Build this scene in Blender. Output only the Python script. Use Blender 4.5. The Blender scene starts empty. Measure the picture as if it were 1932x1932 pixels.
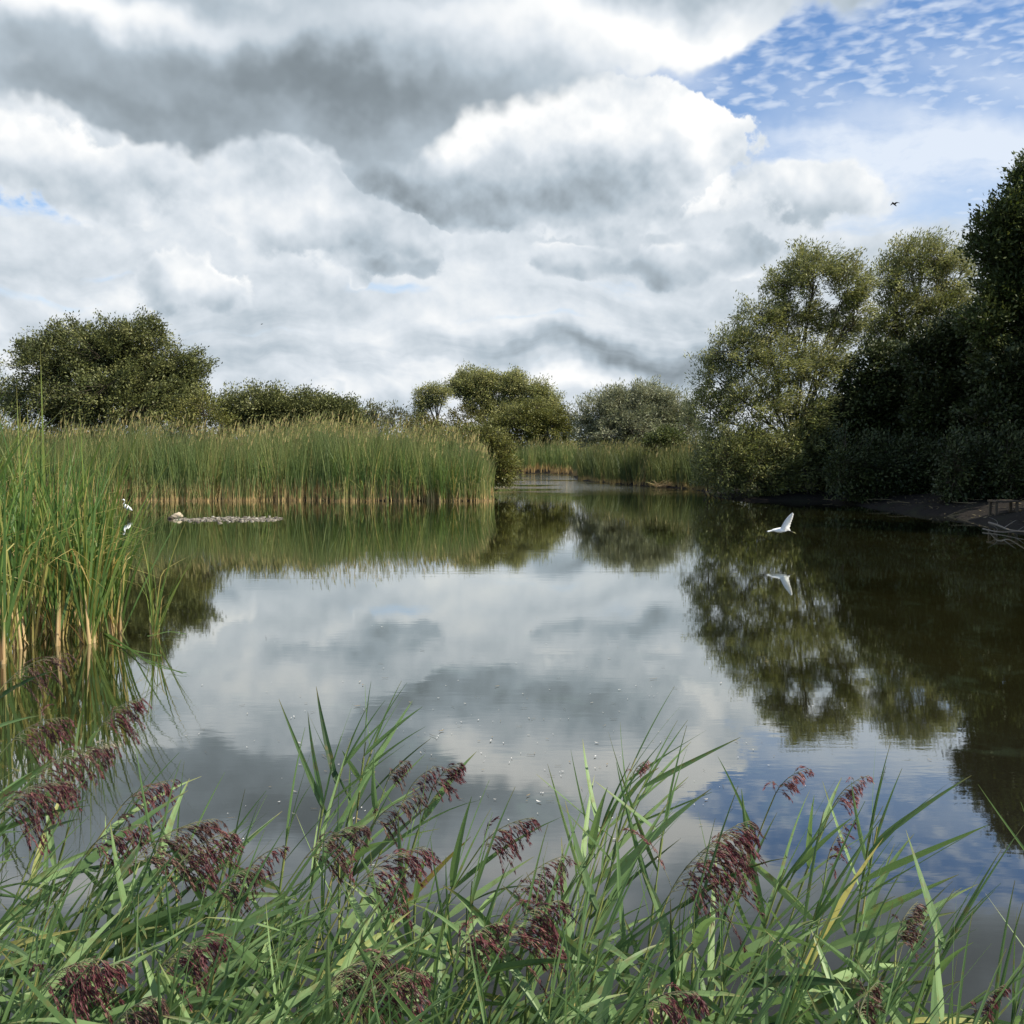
import bpy, math, random
import numpy as np
from mathutils import Vector, Matrix

SC = bpy.context.scene
COL = SC.collection
R = math.radians
rng = np.random.default_rng(7)
random.seed(7)

# ------------------------------------------------------------------ camera
CAM_H = 1.8
PITCH = math.atan((966 - 850) / 2004)
cd = bpy.data.cameras.new('camera')
cam = bpy.data.objects.new('camera', cd)
COL.objects.link(cam)
cam.location = (0, 0, CAM_H)
cam.rotation_euler = (R(90) - PITCH, 0, 0)
cd.angle = 2 * math.atan(966 / 2004)
cd.clip_start = .05
cd.clip_end = 12000
SC.camera = cam

SUN_AZ, SUN_EL = R(110), R(47)      # high, from the right and a little behind
SUN_DIR = Vector((math.cos(SUN_EL) * math.sin(SUN_AZ), math.cos(SUN_EL) * math.cos(SUN_AZ), math.sin(SUN_EL)))

SC.view_settings.view_transform = 'Standard'
SC.view_settings.look = 'None'
SC.view_settings.exposure = .40
SC.view_settings.gamma = 1
SC.cycles.use_denoising = True
SC.cycles.max_bounces = 8
SC.cycles.diffuse_bounces = 3
SC.cycles.glossy_bounces = 3
SC.cycles.transmission_bounces = 4
SC.cycles.sample_clamp_indirect = 6

def ray(px, py):
    """direction of a picture point, picture measured as 1932 x 1932"""
    dx, dz = (px - 966) / 2004, (966 - py) / 2004
    cp, sp = math.cos(PITCH), math.sin(PITCH)
    return np.array((dx, cp + sp * dz, -sp + cp * dz))
def at(px, py, Y):
    d = ray(px, py)
    return np.array((0, 0, CAM_H)) + d * (Y / d[1])
def on_z(px, py, z=0.):
    d = ray(px, py)
    return np.array((0, 0, CAM_H)) + d * ((z - CAM_H) / d[2])

# ------------------------------------------------------------------ node helper
class NT:
    dims = '3D'
    def __init__(s, tree):
        s.t = tree; s.n = tree.nodes; s.l = tree.links
    def new(s, typ, **kw):
        nd = s.n.new(typ)
        for k, v in kw.items(): setattr(nd, k, v)
        return nd
    def put(s, sock, v):
        if v is None: return
        if hasattr(v, 'is_linked') or isinstance(v, bpy.types.NodeSocket): s.l.new(v, sock)
        else: sock.default_value = v
    def m(s, op, a, b=None, c=None, clamp=False):
        nd = s.new('ShaderNodeMath', operation=op, use_clamp=clamp)
        s.put(nd.inputs[0], a); s.put(nd.inputs[1], b); s.put(nd.inputs[2], c)
        return nd.outputs[0]
    def v(s, op, a, b=None):
        nd = s.new('ShaderNodeVectorMath', operation=op)
        s.put(nd.inputs[0], a); s.put(nd.inputs[1], b)
        return nd.outputs['Value'] if op in ('DOT_PRODUCT', 'LENGTH') else nd.outputs[0]
    def xyz(s, x, y, z=0.):
        nd = s.new('ShaderNodeCombineXYZ')
        s.put(nd.inputs[0], x); s.put(nd.inputs[1], y); s.put(nd.inputs[2], z)
        return nd.outputs[0]
    def ss(s, x, a, b, lo=0., hi=1., smooth=True):
        nd = s.new('ShaderNodeMapRange', interpolation_type='SMOOTHSTEP' if smooth else 'LINEAR')
        s.put(nd.inputs[0], x)
        for i, q in enumerate((a, b, lo, hi)): nd.inputs[1 + i].default_value = q
        return nd.outputs[0]
    def noise(s, vec, scale, detail=5., rough=.5, dist=0., color=False, lac=2.0):
        nd = s.new('ShaderNodeTexNoise', noise_dimensions=s.dims)
        s.put(nd.inputs['Vector'], vec)
        nd.inputs['Scale'].default_value = scale; nd.inputs['Detail'].default_value = detail
        nd.inputs['Roughness'].default_value = rough; nd.inputs['Distortion'].default_value = dist
        nd.inputs['Lacunarity'].default_value = lac
        return nd.outputs['Color' if color else 'Fac']
    def mixc(s, f, a, b):
        nd = s.new('ShaderNodeMix', data_type='RGBA')
        s.put(nd.inputs[0], f)
        for i, c in ((6, a), (7, b)):
            s.put(nd.inputs[i], (*c, 1) if isinstance(c, tuple) and len(c) == 3 else c)
        return nd.outputs[2]
    def mixf(s, f, a, b):
        nd = s.new('ShaderNodeMix', data_type='FLOAT')
        s.put(nd.inputs[0], f); s.put(nd.inputs[2], a); s.put(nd.inputs[3], b)
        return nd.outputs[0]
    def ramp(s, f, stops):
        nd = s.new('ShaderNodeValToRGB'); cr = nd.color_ramp
        while len(cr.elements) < len(stops): cr.elements.new(.5)
        for e, (p, c) in zip(cr.elements, stops): e.position = p; e.color = (*c, 1)
        s.put(nd.inputs[0], f)
        return nd.outputs[0]

# ------------------------------------------------------------------ sky
world = bpy.data.worlds.new('World')
SC.world = world
world.use_nodes = True
W = NT(world.node_tree)
W.n.clear()
W.dims = '2D'
def build_sky():
    tc = W.new('ShaderNodeTexCoord').outputs['Generated']
    d = W.v('NORMALIZE', tc)
    sep = W.new('ShaderNodeSeparateXYZ'); W.l.new(d, sep.inputs[0])
    x, y, z = sep.outputs
    u = W.m('ARCTAN2', x, y)
    v = W.m('ARCSINE', z)
    P = W.xyz(u, v)
    warp = W.v('SUBTRACT', W.noise(P, 5., 5., .55, color=True), (.5, .5, .5))
    def warped(k):
        nd = W.new('ShaderNodeVectorMath', operation='MULTIPLY_ADD')
        W.put(nd.inputs[0], warp); nd.inputs[1].default_value = (k, k, 0); W.put(nd.inputs[2], P)
        return nd.outputs[0]
    Pw, Pw2 = warped(.16), warped(.07)
    def uv(px, py):
        q = ray(px, py); q /= np.linalg.norm(q)
        return math.atan2(q[0], q[1]), math.asin(q[2])
    def blobs(p, lst, start=0.):
        acc = start
        for px, py, rx, ry, rot, w in lst:
            mp = W.new('ShaderNodeMapping', vector_type='TEXTURE')
            W.put(mp.inputs[0], p)
            a, b = uv(px, py)
            mp.inputs[1].default_value = (a, b, 0)
            mp.inputs[2].default_value = (0, 0, -R(rot))
            mp.inputs[3].default_value = (rx / 2004, ry / 2004, 1)
            q = W.v('DOT_PRODUCT', mp.outputs[0], mp.outputs[0])
            g = W.m('POWER', .3679, q)
            acc = W.m('MULTIPLY_ADD', g, w, acc)
        return acc
    def over(base, f, top): return W.mixc(f, base, top)
    def grey(l, warm=0.):     # cloud colour from a brightness: shaded parts bluish, bright parts neutral
        return W.ramp(l, ((0., (.13, .155, .17)), (.25, (.245, .290, .325)), (.5, (.445, .520, .585)), (.75, (.70, .755, .81)), (1., (.98, .985, .98))))
    # billow noises, on turned axes so that no grain lines up with the picture
    def turned(deg):
        mp = W.new('ShaderNodeMapping', vector_type='POINT'); W.put(mp.inputs[0], P); mp.inputs[1].default_value = (3.1, 1.7, 0); mp.inputs[2].default_value = (0, 0, R(deg)); return mp.outputs[0]
    P0, PT = P, turned(37)
    n1 = W.noise(PT, 7., 7., .55, .2)
    n2 = W.noise(PT, 27., 6., .56, .1)
    def relief(p, sc): return W.noise(p, sc, 4., .5)
    ca, sa = math.cos(R(37)), math.sin(R(37))
    up = lambda k: W.v('ADD', PT, ((.45 * ca - .9 * sa) * k, (.45 * sa + .9 * ca) * k, 0))
    lit = W.m('SUBTRACT', relief(PT, 9.), relief(up(.022), 9.))
    lit2 = W.m('SUBTRACT', relief(PT, 23.), relief(up(.010), 23.))
    nS = W.noise(W.v('MULTIPLY', Pw2, (4.2, 17., 1)), 1., 8., .56, .4)
    nS2 = W.noise(W.v('ADD', W.v('MULTIPLY', Pw2, (6., 24., 1)), (3.1, 7.7, 0)), 1., 8., .58, .3)
    # 1: the blue with a thin veil and rippled altocumulus in the upper right
    rot = W.new('ShaderNodeMapping', vector_type='POINT'); W.put(rot.inputs[0], P)
    rot.inputs[2].default_value = (0, 0, R(-9)); rot.inputs[3].default_value = (54, 150, 1)
    rip = W.noise(rot.outputs[0], 1., 2.5, .45, .2)
    ripm = W.noise(W.v('MULTIPLY', Pw2, (6., 14., 1)), 1., 4., .5)
    ripf = W.m("MULTIPLY", W.ss(rip, .28, .84), W.ss(ripm, .30, .56, .45, 1.))
    veil = blobs(Pw, [(1900, 285, 330, 60, 18, .75), (1720, 390, 380, 80, 6, .9), (1260, 110, 110, 50, 10, .6), (1980, 150, 200, 40, 22, .5), (1560, 320, 170, 44, 8, .5)])
    veil = W.m('MULTIPLY', veil, W.ss(W.noise(W.v('MULTIPLY', Pw2, (10., 26., 1)), 1., 6., .6), .2, .62, .55, 1.))
    f1 = W.m('MAXIMUM', W.m('MULTIPLY', ripf, .72), veil)
    f1 = W.m('MINIMUM', f1, .93)
    col = (.76, .83, .93, 1)
    a1 = f1
    # 2: broad layered cloud over everything but the blue hole
    hole = blobs(Pw2, [(1570, 100, 270, 160, 8, -1.7), (1850, 140, 320, 200, 10, -1.7), (-10, 375, 100, 40, 0, -.6), (225, 515, 130, 12, 0, -.5), (740, 548, 130, 11, 0, -.45), (60, 560, 120, 12, 0, -.35), (500, 640, 160, 10, 0, -.3), (130, 190, 60, 30, 0, -.5), (1800, 300, 260, 80, 15, -.6), (90, 400, 60, 30, 0, -.3), (680, 758, 140, 12, 0, -.4), (1070, 468, 110, 18, 0, -.4), (950, 600, 160, 8, 0, -.4)], .86)
    a2 = W.ss(W.m('ADD', hole, W.m('MULTIPLY', W.m('SUBTRACT', nS2, .5), 1.3)), .10, .62)
    low = W.ss(v, .055, .20, 1., .35)
    l2 = blobs(Pw, [(1000, 625, 330, 28, 2, .16), (1150, 655, 300, 26, 4, -.24), (1080, 725, 160, 26, 0, .34), (720, 752, 150, 26, 0, -.18), (350, 640, 300, 36, 0, -.05), (800, 690, 220, 24, 0, .1),
                    (1250, 580, 280, 40, 0, .04), (200, 490, 260, 50, 0, .06), (60, 230, 160, 90, 0, .1), (1600, 440, 240, 40, 0, .06), (1350, 30, 240, 50, 10, .2), (1250, 690, 150, 25, 8, -.16), (200, 560, 200, 20, 0, .12), (680, 520, 250, 24, 0, .08), (1250, 520, 240, 26, 0, .1)], .70)
    l2 = W.m('ADD', l2, W.m('MULTIPLY', W.m('SUBTRACT', nS, .5), W.m('MULTIPLY', low, 1.0)))
    l2 = W.m('MULTIPLY_ADD', lit2, .35, l2)
    c2 = grey(l2)
    # 3: the cumulus clouds; crisp billowing edges
    def cumulus(base, shape, light, l0, amp, e0, e1, kl, n=n1, nn=n2, n2a=.75, ll=lit, pw=None):
        k = blobs(pw or Pw2, shape)
        gate = W.m('MINIMUM', W.m('MULTIPLY', k, 2.), 1.)
        nz = W.m('ADD', W.m('MULTIPLY', W.m('SUBTRACT', n, .5), amp), W.m('MULTIPLY', W.m('SUBTRACT', nn, .5), amp * n2a))
        k = W.m('MULTIPLY_ADD', nz, gate, k)
        a = W.ss(k, e0, e1)
        l = blobs(Pw2, light, l0)
        l = W.m('MULTIPLY_ADD', ll, kl, l)
        l = W.m('MULTIPLY_ADD', lit2, kl * .42, l)
        l = W.m('ADD', l, W.ss(k, e0 + .02, e0 + .36, .10, 0.))
        return a, l
    # small far ones
    a3, l3 = cumulus(None, [(340, 545, 105, 62, 0, 1.), (420, 560, 70, 40, 0, .6), (1060, 500, 75, 26, 0, .8), (1330, 480, 190, 42, 4, .9), (690, 545, 26, 14, 0, .8), (600, 715, 50, 14, 0, .8), (720, 490, 170, 40, 0, 1.), (1040, 462, 40, 14, 0, .7)],
        [(405, 520, 70, 30, 0, .28), (330, 588, 130, 22, 0, -.20), (1050, 505, 100, 24, 0, -.15), (1300, 495, 190, 30, 0, -.10), (760, 505, 170, 26, 0, -.14), (600, 712, 40, 14, 0, .25), (640, 480, 80, 20, 0, .06)], .66, 1.5, .34, .52, 1.0)
    a4, l4 = cumulus(None, [(170, 330, 240, 88, 0, 1.05), (540, 425, 110, 66, 0, 1.), (700, 430, 170, 60, 6, .9), (500, 320, 120, 60, 0, .9), (1530, 385, 150, 58, 6, .95), (1310, 345, 55, 48, 0, .9), (210, 420, 80, 34, 0, .6)],
        [(190, 265, 210, 50, 0, .17), (70, 345, 170, 30, 0, -.12), (210, 415, 120, 30, 0, -.12), (545, 410, 90, 40, 0, .20), (520, 500, 130, 30, 0, -.22), (760, 485, 150, 36, 0, -.20), (550, 330, 90, 50, 0, -.1), (1510, 345, 110, 34, 4, .14), (1490, 425, 150, 28, 4, -.22), (1310, 335, 50, 45, 0, .36), (420, 320, 40, 30, 0, .1)], .72, 1.3, .34, .56, .85)
    # the big white one and its grey base
    a5, l5 = cumulus(None, [(1090, 235, 250, 84, 4, 1.1), (890, 245, 130, 82, 0, 1.), (1290, 250, 120, 58, 12, .9), (1160, 170, 75, 40, 0, .7), (1010, 350, 260, 72, 6, 1.1), (900, 400, 110, 40, 10, .8), (700, 300, 90, 60, 0, .7)],
        [(1150, 195, 240, 64, 6, .33), (890, 225, 140, 66, -10, .31), (1330, 245, 90, 44, 0, .24), (1030, 265, 220, 40, 0, .15), (960, 385, 270, 50, 6, -.31), (860, 420, 100, 34, 8, -.14), (1170, 350, 130, 40, 0, -.16), (700, 330, 110, 44, 0, -.12), (1330, 330, 60, 40, 0, .1)], .65, 1.15, .38, .47, .95)
    # the dark soft cloud overhead
    k6 = blobs(Pw, [(380, 105, 400, 74, 6, 1.1), (700, 150, 230, 74, -4, 1.1), (540, 240, 200, 46, 6, 1.), (260, 235, 210, 50, 8, 1.2), (900, 60, 260, 70, -8, .9), (1200, 40, 240, 58, -6, .75), (420, 10, 400, 60, 4, .8), (90, 20, 200, 50, 0, .6), (700, 215, 170, 36, -10, .5), (1420, 0, 160, 40, -10, .5), (300, -270, 800, 100, 0, 1.3), (1250, -300, 420, 110, 0, 1.1), (1750, -210, 480, 110, 0, 1.2)])
    k6 = W.m('MULTIPLY_ADD', W.m('SUBTRACT', n1, .5), .55, k6)
    k6 = W.m('MULTIPLY_ADD', W.m('SUBTRACT', n2, .5), .14, k6)
    a6 = W.ss(k6, .24, .66)
    l6 = blobs(Pw, [(300, -270, 800, 95, 0, -.28), (1250, -300, 420, 110, 0, -.26), (1750, -210, 480, 110, 0, -.16), (420, 115, 430, 66, 6, -.22), (680, 175, 220, 50, 0, -.18), (290, 235, 210, 46, 6, -.20), (120, 8, 210, 46, 6, .56), (330, 2, 260, 34, 4, .30), (950, 10, 330, 50, 0, .26), (1180, 50, 260, 80, 0, .36), (950, 90, 160, 60, 0, .04), (1420, 20, 200, 70, 0, .26), (600, 240, 130, 30, 0, -.08), (20, 110, 90, 40, 0, .06)], .49)
    l6 = W.m('MULTIPLY_ADD', lit, .45, l6)
    l6 = W.m('MULTIPLY_ADD', W.m('SUBTRACT', nS, .5), .10, l6)
    c = col
    steps = [(a2, c2), (a3, grey(l3)), (a4, grey(l4)), (a5, grey(l5)), (a6, grey(l6))]
    alpha = a1
    for a, cc in steps:
        c = over(c, a, cc)
        alpha = W.m('SUBTRACT', 1., W.m('MULTIPLY', W.m('SUBTRACT', 1., alpha), W.m('SUBTRACT', 1., a)))
    clear = W.m('MULTIPLY', W.ss(y, -.45, .15, .22, 1.), W.ss(v, .62, 1.05, 1., .45))
    alpha = W.m('MULTIPLY', alpha, clear)
    sky = W.new('ShaderNodeTexSky', sky_type='NISHITA', sun_disc=False)
    sky.sun_elevation = SUN_EL; sky.sun_rotation = SUN_AZ
    sky.air_density = 1.0; sky.dust_density = .2; sky.ozone_density = 2.5
    b1 = W.new('ShaderNodeBackground'); b1.inputs[1].default_value = SKY_STRENGTH
    hs = W.new('ShaderNodeHueSaturation'); hs.inputs['Saturation'].default_value = 1.16; hs.inputs['Hue'].default_value = .505
    W.l.new(sky.outputs[0], hs.inputs['Color']); W.l.new(hs.outputs[0], b1.inputs[0])
    b2 = W.new('ShaderNodeBackground'); b2.inputs[1].default_value = CLOUD_STRENGTH
    W.put(b2.inputs[0], c)
    mx = W.new('ShaderNodeMixShader'); W.put(mx.inputs[0], alpha)
    W.l.new(b1.outputs[0], mx.inputs[1]); W.l.new(b2.outputs[0], mx.inputs[2])
    out = W.new('ShaderNodeOutputWorld'); W.l.new(mx.outputs[0], out.inputs[0])
SKY_STRENGTH, CLOUD_STRENGTH = .118, .80
build_sky()
world.cycles.sampling_method = 'MANUAL'
world.cycles.sample_map_resolution = 1024

sd = bpy.data.lights.new('sun', 'SUN')
sd.energy = 5.0; sd.angle = R(.53); sd.color = (1., .93, .80)
sun = bpy.data.objects.new('sun', sd); COL.objects.link(sun)
sun.rotation_euler = SUN_DIR.to_track_quat('Z', 'Y').to_euler()

# ------------------------------------------------------------------ geometry helper (all quads)
class Geo:
    def __init__(s): s.v = []; s.q = []; s.t = []; s.h = []; s.n = 0
    def add(s, v, q, tint=0.5, along=0.):
        v = np.asarray(v, float).reshape(-1, 3); q = np.asarray(q, int).reshape(-1, 4)
        s.v.append(v); s.q.append(q + s.n)
        s.t.append(np.broadcast_to(np.asarray(tint, float), (len(v),)))
        s.h.append(np.broadcast_to(np.asarray(along, float), (len(v),)))
        s.n += len(v)
    def tube(s, pts, rad, sides=6, tint=.5, along=None, cap=True):
        pts = np.asarray(pts, float); n = len(pts)
        rad = np.broadcast_to(np.asarray(rad, float), (n,))
        tg = np.gradient(pts, axis=0); tg /= np.linalg.norm(tg, axis=1, keepdims=True) + 1e-9
        ref = np.array((0, 0, 1.)) if abs(tg[0][2]) < .8 else np.array((1., 0, 0))
        a = np.cross(tg, ref); a /= np.linalg.norm(a, axis=1, keepdims=True) + 1e-9
        b = np.cross(tg, a)
        ang = np.arange(sides) * 2 * math.pi / sides
        ring = (np.cos(ang)[None, :, None] * a[:, None] + np.sin(ang)[None, :, None] * b[:, None]) * rad[:, None, None] + pts[:, None]
        i = np.arange(n - 1)[:, None] * sides; j = np.arange(sides)[None]; k = (j + 1) % sides
        q = np.stack([i + j, i + k, i + sides + k, i + sides + j], -1).reshape(-1, 4)
        al = np.repeat(np.linspace(0, 1, n) if along is None else np.asarray(along, float), sides)
        s.add(ring.reshape(-1, 3), q, tint, al)
    def leaves(s, p, d, nrm, L, Wd, tint, along=0.):
        """p base points, d unit directions, nrm rough normals; one bent quad pair each"""
        n = len(p)
        side = np.cross(d, nrm); side /= np.linalg.norm(side, axis=1, keepdims=True) + 1e-9
        L = np.broadcast_to(L, (n,))[:, None]; Wd = np.broadcast_to(Wd, (n,))[:, None]
        mid = p + d * L * .45
        v = np.stack([p, mid + side * Wd * .5, p + d * L, mid - side * Wd * .5], 1)
        q = np.arange(n * 4).reshape(n, 4)
        s.add(v.reshape(-1, 3), q, np.repeat(np.broadcast_to(tint, (n,)), 4), np.repeat(np.broadcast_to(along, (n,)), 4))
    def strips(s, base, heading, L, Wd, lean, droop, tint, seg=4, fold=0., twist=None, prof=None, bent=None, mid_width=None):
        """many blades at once: each rises from base, leans towards heading and droops"""
        n = len(base); t = np.linspace(0, 1, seg + 1)
        L = np.broadcast_to(L, (n,))[:, None]; lean = np.broadcast_to(lean, (n,))[:, None]; droop = np.broadcast_to(droop, (n,))[:, None]
        ang = lean + droop * t[None] ** 2                                        # angle from the vertical
        if bent is not None:
            bt, ba = bent; ang = ang + np.where(t[None] > bt[:, None], ba[:, None], 0)
        ds = L / seg
        h = np.zeros((n, seg + 1)); r = np.zeros((n, seg + 1))
        am = (ang[:, 1:] + ang[:, :-1]) / 2
        h[:, 1:] = np.cumsum(np.cos(am) * ds, 1); r[:, 1:] = np.cumsum(np.sin(am) * ds, 1)
        dx, dy = np.cos(heading)[:, None], np.sin(heading)[:, None]
        c = np.stack([base[:, :1] + dx * r, base[:, 1:2] + dy * r, base[:, 2:3] + h], -1)
        tw = (heading + math.pi / 2 if twist is None else twist)
        sd = np.stack([np.cos(tw), np.sin(tw), np.zeros(n)], -1)[:, None]
        w = prof(t) if prof else np.minimum(1, .55 + t * 2) * (1 - t ** 3)
        w = np.maximum(w, .03)[None, :, None] * np.broadcast_to(Wd, (n,))[:, None, None] * .5
        v = np.stack([c - sd * w, c + sd * w], 2).reshape(n, -1, 3)
        k = np.arange(seg) * 2
        q = np.stack([k, k + 1, k + 3, k + 2], -1)[None] + (np.arange(n) * (seg + 1) * 2)[:, None, None]
        s.add(v.reshape(-1, 3), q.reshape(-1, 4), np.repeat(np.broadcast_to(tint, (n,)), (seg + 1) * 2), np.tile(np.repeat(t, 2), n))
    def build(s, name, mat, parent=None, smooth=True, origin=None):
        v = np.concatenate(s.v); q = np.concatenate(s.q)
        if origin is not None: v = v - np.asarray(origin)
        me = bpy.data.meshes.new(name)
        me.vertices.add(len(v)); me.vertices.foreach_set('co', v.astype(np.float32).ravel())
        me.loops.add(q.size); me.loops.foreach_set('vertex_index', q.astype(np.int32).ravel())
        me.polygons.add(len(q)); me.polygons.foreach_set('loop_start', np.arange(0, q.size, 4, dtype=np.int32))
        me.polygons.foreach_set('use_smooth', np.full(len(q), smooth))
        for nm, arr in (('tint', s.t), ('along', s.h)):
            at_ = me.attributes.new(nm, 'FLOAT', 'POINT')
            at_.data.foreach_set('value', np.concatenate(arr).astype(np.float32))
        me.update(calc_edges=True)
        me.materials.append(mat)
        o = bpy.data.objects.new(name, me); COL.objects.link(o)
        if parent is not None: o.parent = parent
        return o

def tag(o, label=None, cat=None, group=None, kind=None):
    if label: o['label'] = label
    if cat: o['category'] = cat
    if group: o['group'] = group
    if kind: o['kind'] = kind
    return o
def thing(name, label, cat, loc=(0, 0, 0), group=None):
    o = bpy.data.objects.new(name, None); COL.objects.link(o)
    o.location = loc; o.empty_display_size = .1
    return tag(o, label, cat, group)
def copy_thing(o, loc, rz, sc, label, group):
    c = o.copy(); COL.objects.link(c); c.location = loc; c.rotation_euler = (0, 0, rz); c.scale = (sc,) * 3
    tag(c, label, None, group)
    for ch in o.children:
        k = ch.copy(); COL.objects.link(k); k.parent = c
    return c

# ------------------------------------------------------------------ materials
def new_mat(name):
    m = bpy.data.materials.new(name); m.use_nodes = True
    t = NT(m.node_tree); t.n.clear()
    out = t.new('ShaderNodeOutputMaterial')
    return m, t, out
def attr(t, name):
    nd = t.new('ShaderNodeAttribute'); nd.attribute_name = name
    return nd.outputs['Fac']
def principled(t, out, color, rough=.6, spec=.4, normal=None, **kw):
    b = t.new('ShaderNodeBsdfPrincipled')
    t.put(b.inputs['Base Color'], (*color, 1) if isinstance(color, tuple) else color)
    t.put(b.inputs['Roughness'], rough); b.inputs['Specular IOR Level'].default_value = spec
    if normal is not None: t.put(b.inputs['Normal'], normal)
    t.l.new(b.outputs[0], out.inputs[0])
    return b
def leaf_mat(name, stops, back=None, trans=.3, rough=.5, spec=.35, along=None, mottle=0., tcol=None):
    """tint picks the leaf's colour; along (optional) changes it from base to tip"""
    m, t, out = new_mat(name)
    c = t.ramp(attr(t, 'tint'), stops)
    if along:
        al = attr(t, 'along')
        for lo, hi, colr, smax in along:
            c = t.mixc(t.ss(al, lo, hi, 0, smax), c, colr)
    if mottle:
        geo = t.new('ShaderNodeNewGeometry')
        nz = t.noise(geo.outputs['Position'], mottle, 3.)
        c = t.mixc(t.ss(nz, .52, .72, 0, .6), c, (.17, .13, .05))
    if back:
        geo = t.new('ShaderNodeNewGeometry')
        c = t.mixc(t.m('MULTIPLY', geo.outputs['Backfacing'], .8), c, back)
    b = t.new('ShaderNodeBsdfPrincipled')
    t.put(b.inputs['Base Color'], c); b.inputs['Roughness'].default_value = rough
    b.inputs['Specular IOR Level'].default_value = spec
    tr = t.new('ShaderNodeBsdfTranslucent')
    hs = t.new('ShaderNodeHueSaturation'); t.put(hs.inputs['Color'], c)
    hs.inputs['Hue'].default_value = .485; hs.inputs['Saturation'].default_value = 1.15; hs.inputs['Value'].default_value = 1.3
    t.l.new(hs.outputs[0], tr.inputs[0])
    mx = t.new('ShaderNodeMixShader'); mx.inputs[0].default_value = trans
    t.l.new(b.outputs[0], mx.inputs[1]); t.l.new(tr.outputs[0], mx.inputs[2])
    t.l.new(mx.outputs[0], out.inputs[0])
    return m
def bark_mat(name, c0, c1, scale=14.):
    m, t, out = new_mat(name)
    geo = t.new('ShaderNodeNewGeometry')
    nz = t.noise(t.v('MULTIPLY', geo.outputs['Position'], (1, 1, .35)), scale, 5., .6)
    bp = t.new('ShaderNodeBump'); bp.inputs['Strength'].default_value = .5; bp.inputs['Distance'].default_value = .03
    t.l.new(nz, bp.inputs['Height'])
    principled(t, out, t.mixc(nz, c0, c1), .9, .2, bp.outputs[0])
    return m

M = {}
# willows: grey-green above, silvery below
M['willow'] = leaf_mat('willow leaves', ((0.00, (0.135, 0.158, 0.036)), (0.50, (0.255, 0.272, 0.068)), (1.00, (0.420, 0.400, 0.160))), back=(.20, .22, .135), trans=.28)
M['silver'] = leaf_mat('silver willow leaves', ((0.00, (0.140, 0.160, 0.075)), (0.50, (0.260, 0.275, 0.140)), (1.00, (0.440, 0.440, 0.300))), back=(.26, .27, .19), trans=.24)
M['sallow'] = leaf_mat('sallow leaves', ((0.00, (0.085, 0.102, 0.028)), (0.50, (0.165, 0.178, 0.052)), (1.00, (0.265, 0.262, 0.105))), back=(.095, .11, .055), trans=.22)
M['olive'] = leaf_mat('olive bush leaves', ((0.00, (0.100, 0.115, 0.023)), (0.50, (0.185, 0.190, 0.044)), (1.00, (0.270, 0.250, 0.070))), back=(.11, .115, .045), trans=.26)
M['gold'] = leaf_mat('yellowing bush leaves', ((0., (.075, .075, .014)), (.5, (.115, .105, .022)), (1., (.16, .135, .03))), back=(.13, .125, .045), trans=.28)
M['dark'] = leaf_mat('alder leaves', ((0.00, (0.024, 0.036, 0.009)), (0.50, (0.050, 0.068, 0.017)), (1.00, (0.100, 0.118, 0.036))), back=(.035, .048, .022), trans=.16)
M['tall'] = leaf_mat('ash leaves', ((0.00, (0.036, 0.056, 0.012)), (0.50, (0.078, 0.105, 0.024)), (1.00, (0.155, 0.175, 0.052))), back=(.07, .09, .035), trans=.24)
M['hazy'] = leaf_mat('pale distant leaves', ((0., (.07, .082, .034)), (.5, (.11, .118, .05)), (1., (.17, .165, .08))), back=(.16, .165, .10), trans=.25)
M['bark'] = bark_mat('willow bark', (.035, .027, .018), (.13, .105, .078))
M['bark_pale'] = bark_mat('pale bark', (.10, .085, .06), (.26, .225, .17))
M['deadwood'] = bark_mat('dead wood', (.12, .10, .08), (.30, .27, .23), 30)
# reeds
STRAW = (.54, .39, .18); BUFF = (.27, .235, .12)
M['bed'] = leaf_mat('reed bed blades', ((0.00, (0.078, 0.125, 0.038)), (0.45, (0.150, 0.200, 0.060)), (0.80, (0.260, 0.270, 0.090)), (1.00, (0.420, 0.340, 0.140))), trans=.30, rough=.55,
                    along=[(.31, .15, STRAW, .94), (.80, 1.0, BUFF, .62)])
M['cattail'] = leaf_mat('cattail blades', ((0.00, (0.045, 0.100, 0.024)), (0.50, (0.105, 0.180, 0.040)), (0.85, (0.230, 0.270, 0.065)), (1.00, (0.460, 0.340, 0.120))), trans=.30, rough=.42, spec=.4,
                        along=[(.12, .04, (.36, .33, .12), .75), (.86, 1.0, (.30, .24, .08), .7)])
M['sheath'] = leaf_mat('cattail sheaths', ((0., (.46, .30, .135)), (.5, (.55, .40, .20)), (1., (.30, .17, .07))), trans=.12, rough=.6,
                       along=[(.55, 1., (.16, .22, .05), .9)])
M['fardark'] = leaf_mat('shade-painted reed blades', ((0.00, (0.060, 0.085, 0.028)), (0.50, (0.100, 0.125, 0.036)), (0.85, (0.150, 0.160, 0.050)), (1.00, (0.280, 0.230, 0.090))), trans=.28, rough=.5,
                       along=[(.2, .06, STRAW, .5), (.85, 1., BUFF, .5)])  # darker copy of the reed colours; shade beside the channel is painted in
M['reed_leaf'] = leaf_mat('common reed leaves', ((0.00, (0.030, 0.066, 0.022)), (0.45, (0.135, 0.225, 0.085)), (0.90, (0.290, 0.410, 0.175)), (1.00, (0.480, 0.390, 0.100))), back=(.13, .22, .085), trans=.34, rough=.45, spec=.28,
                          along=[(.80, 1., (.24, .19, .07), .65)], mottle=38.)
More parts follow.
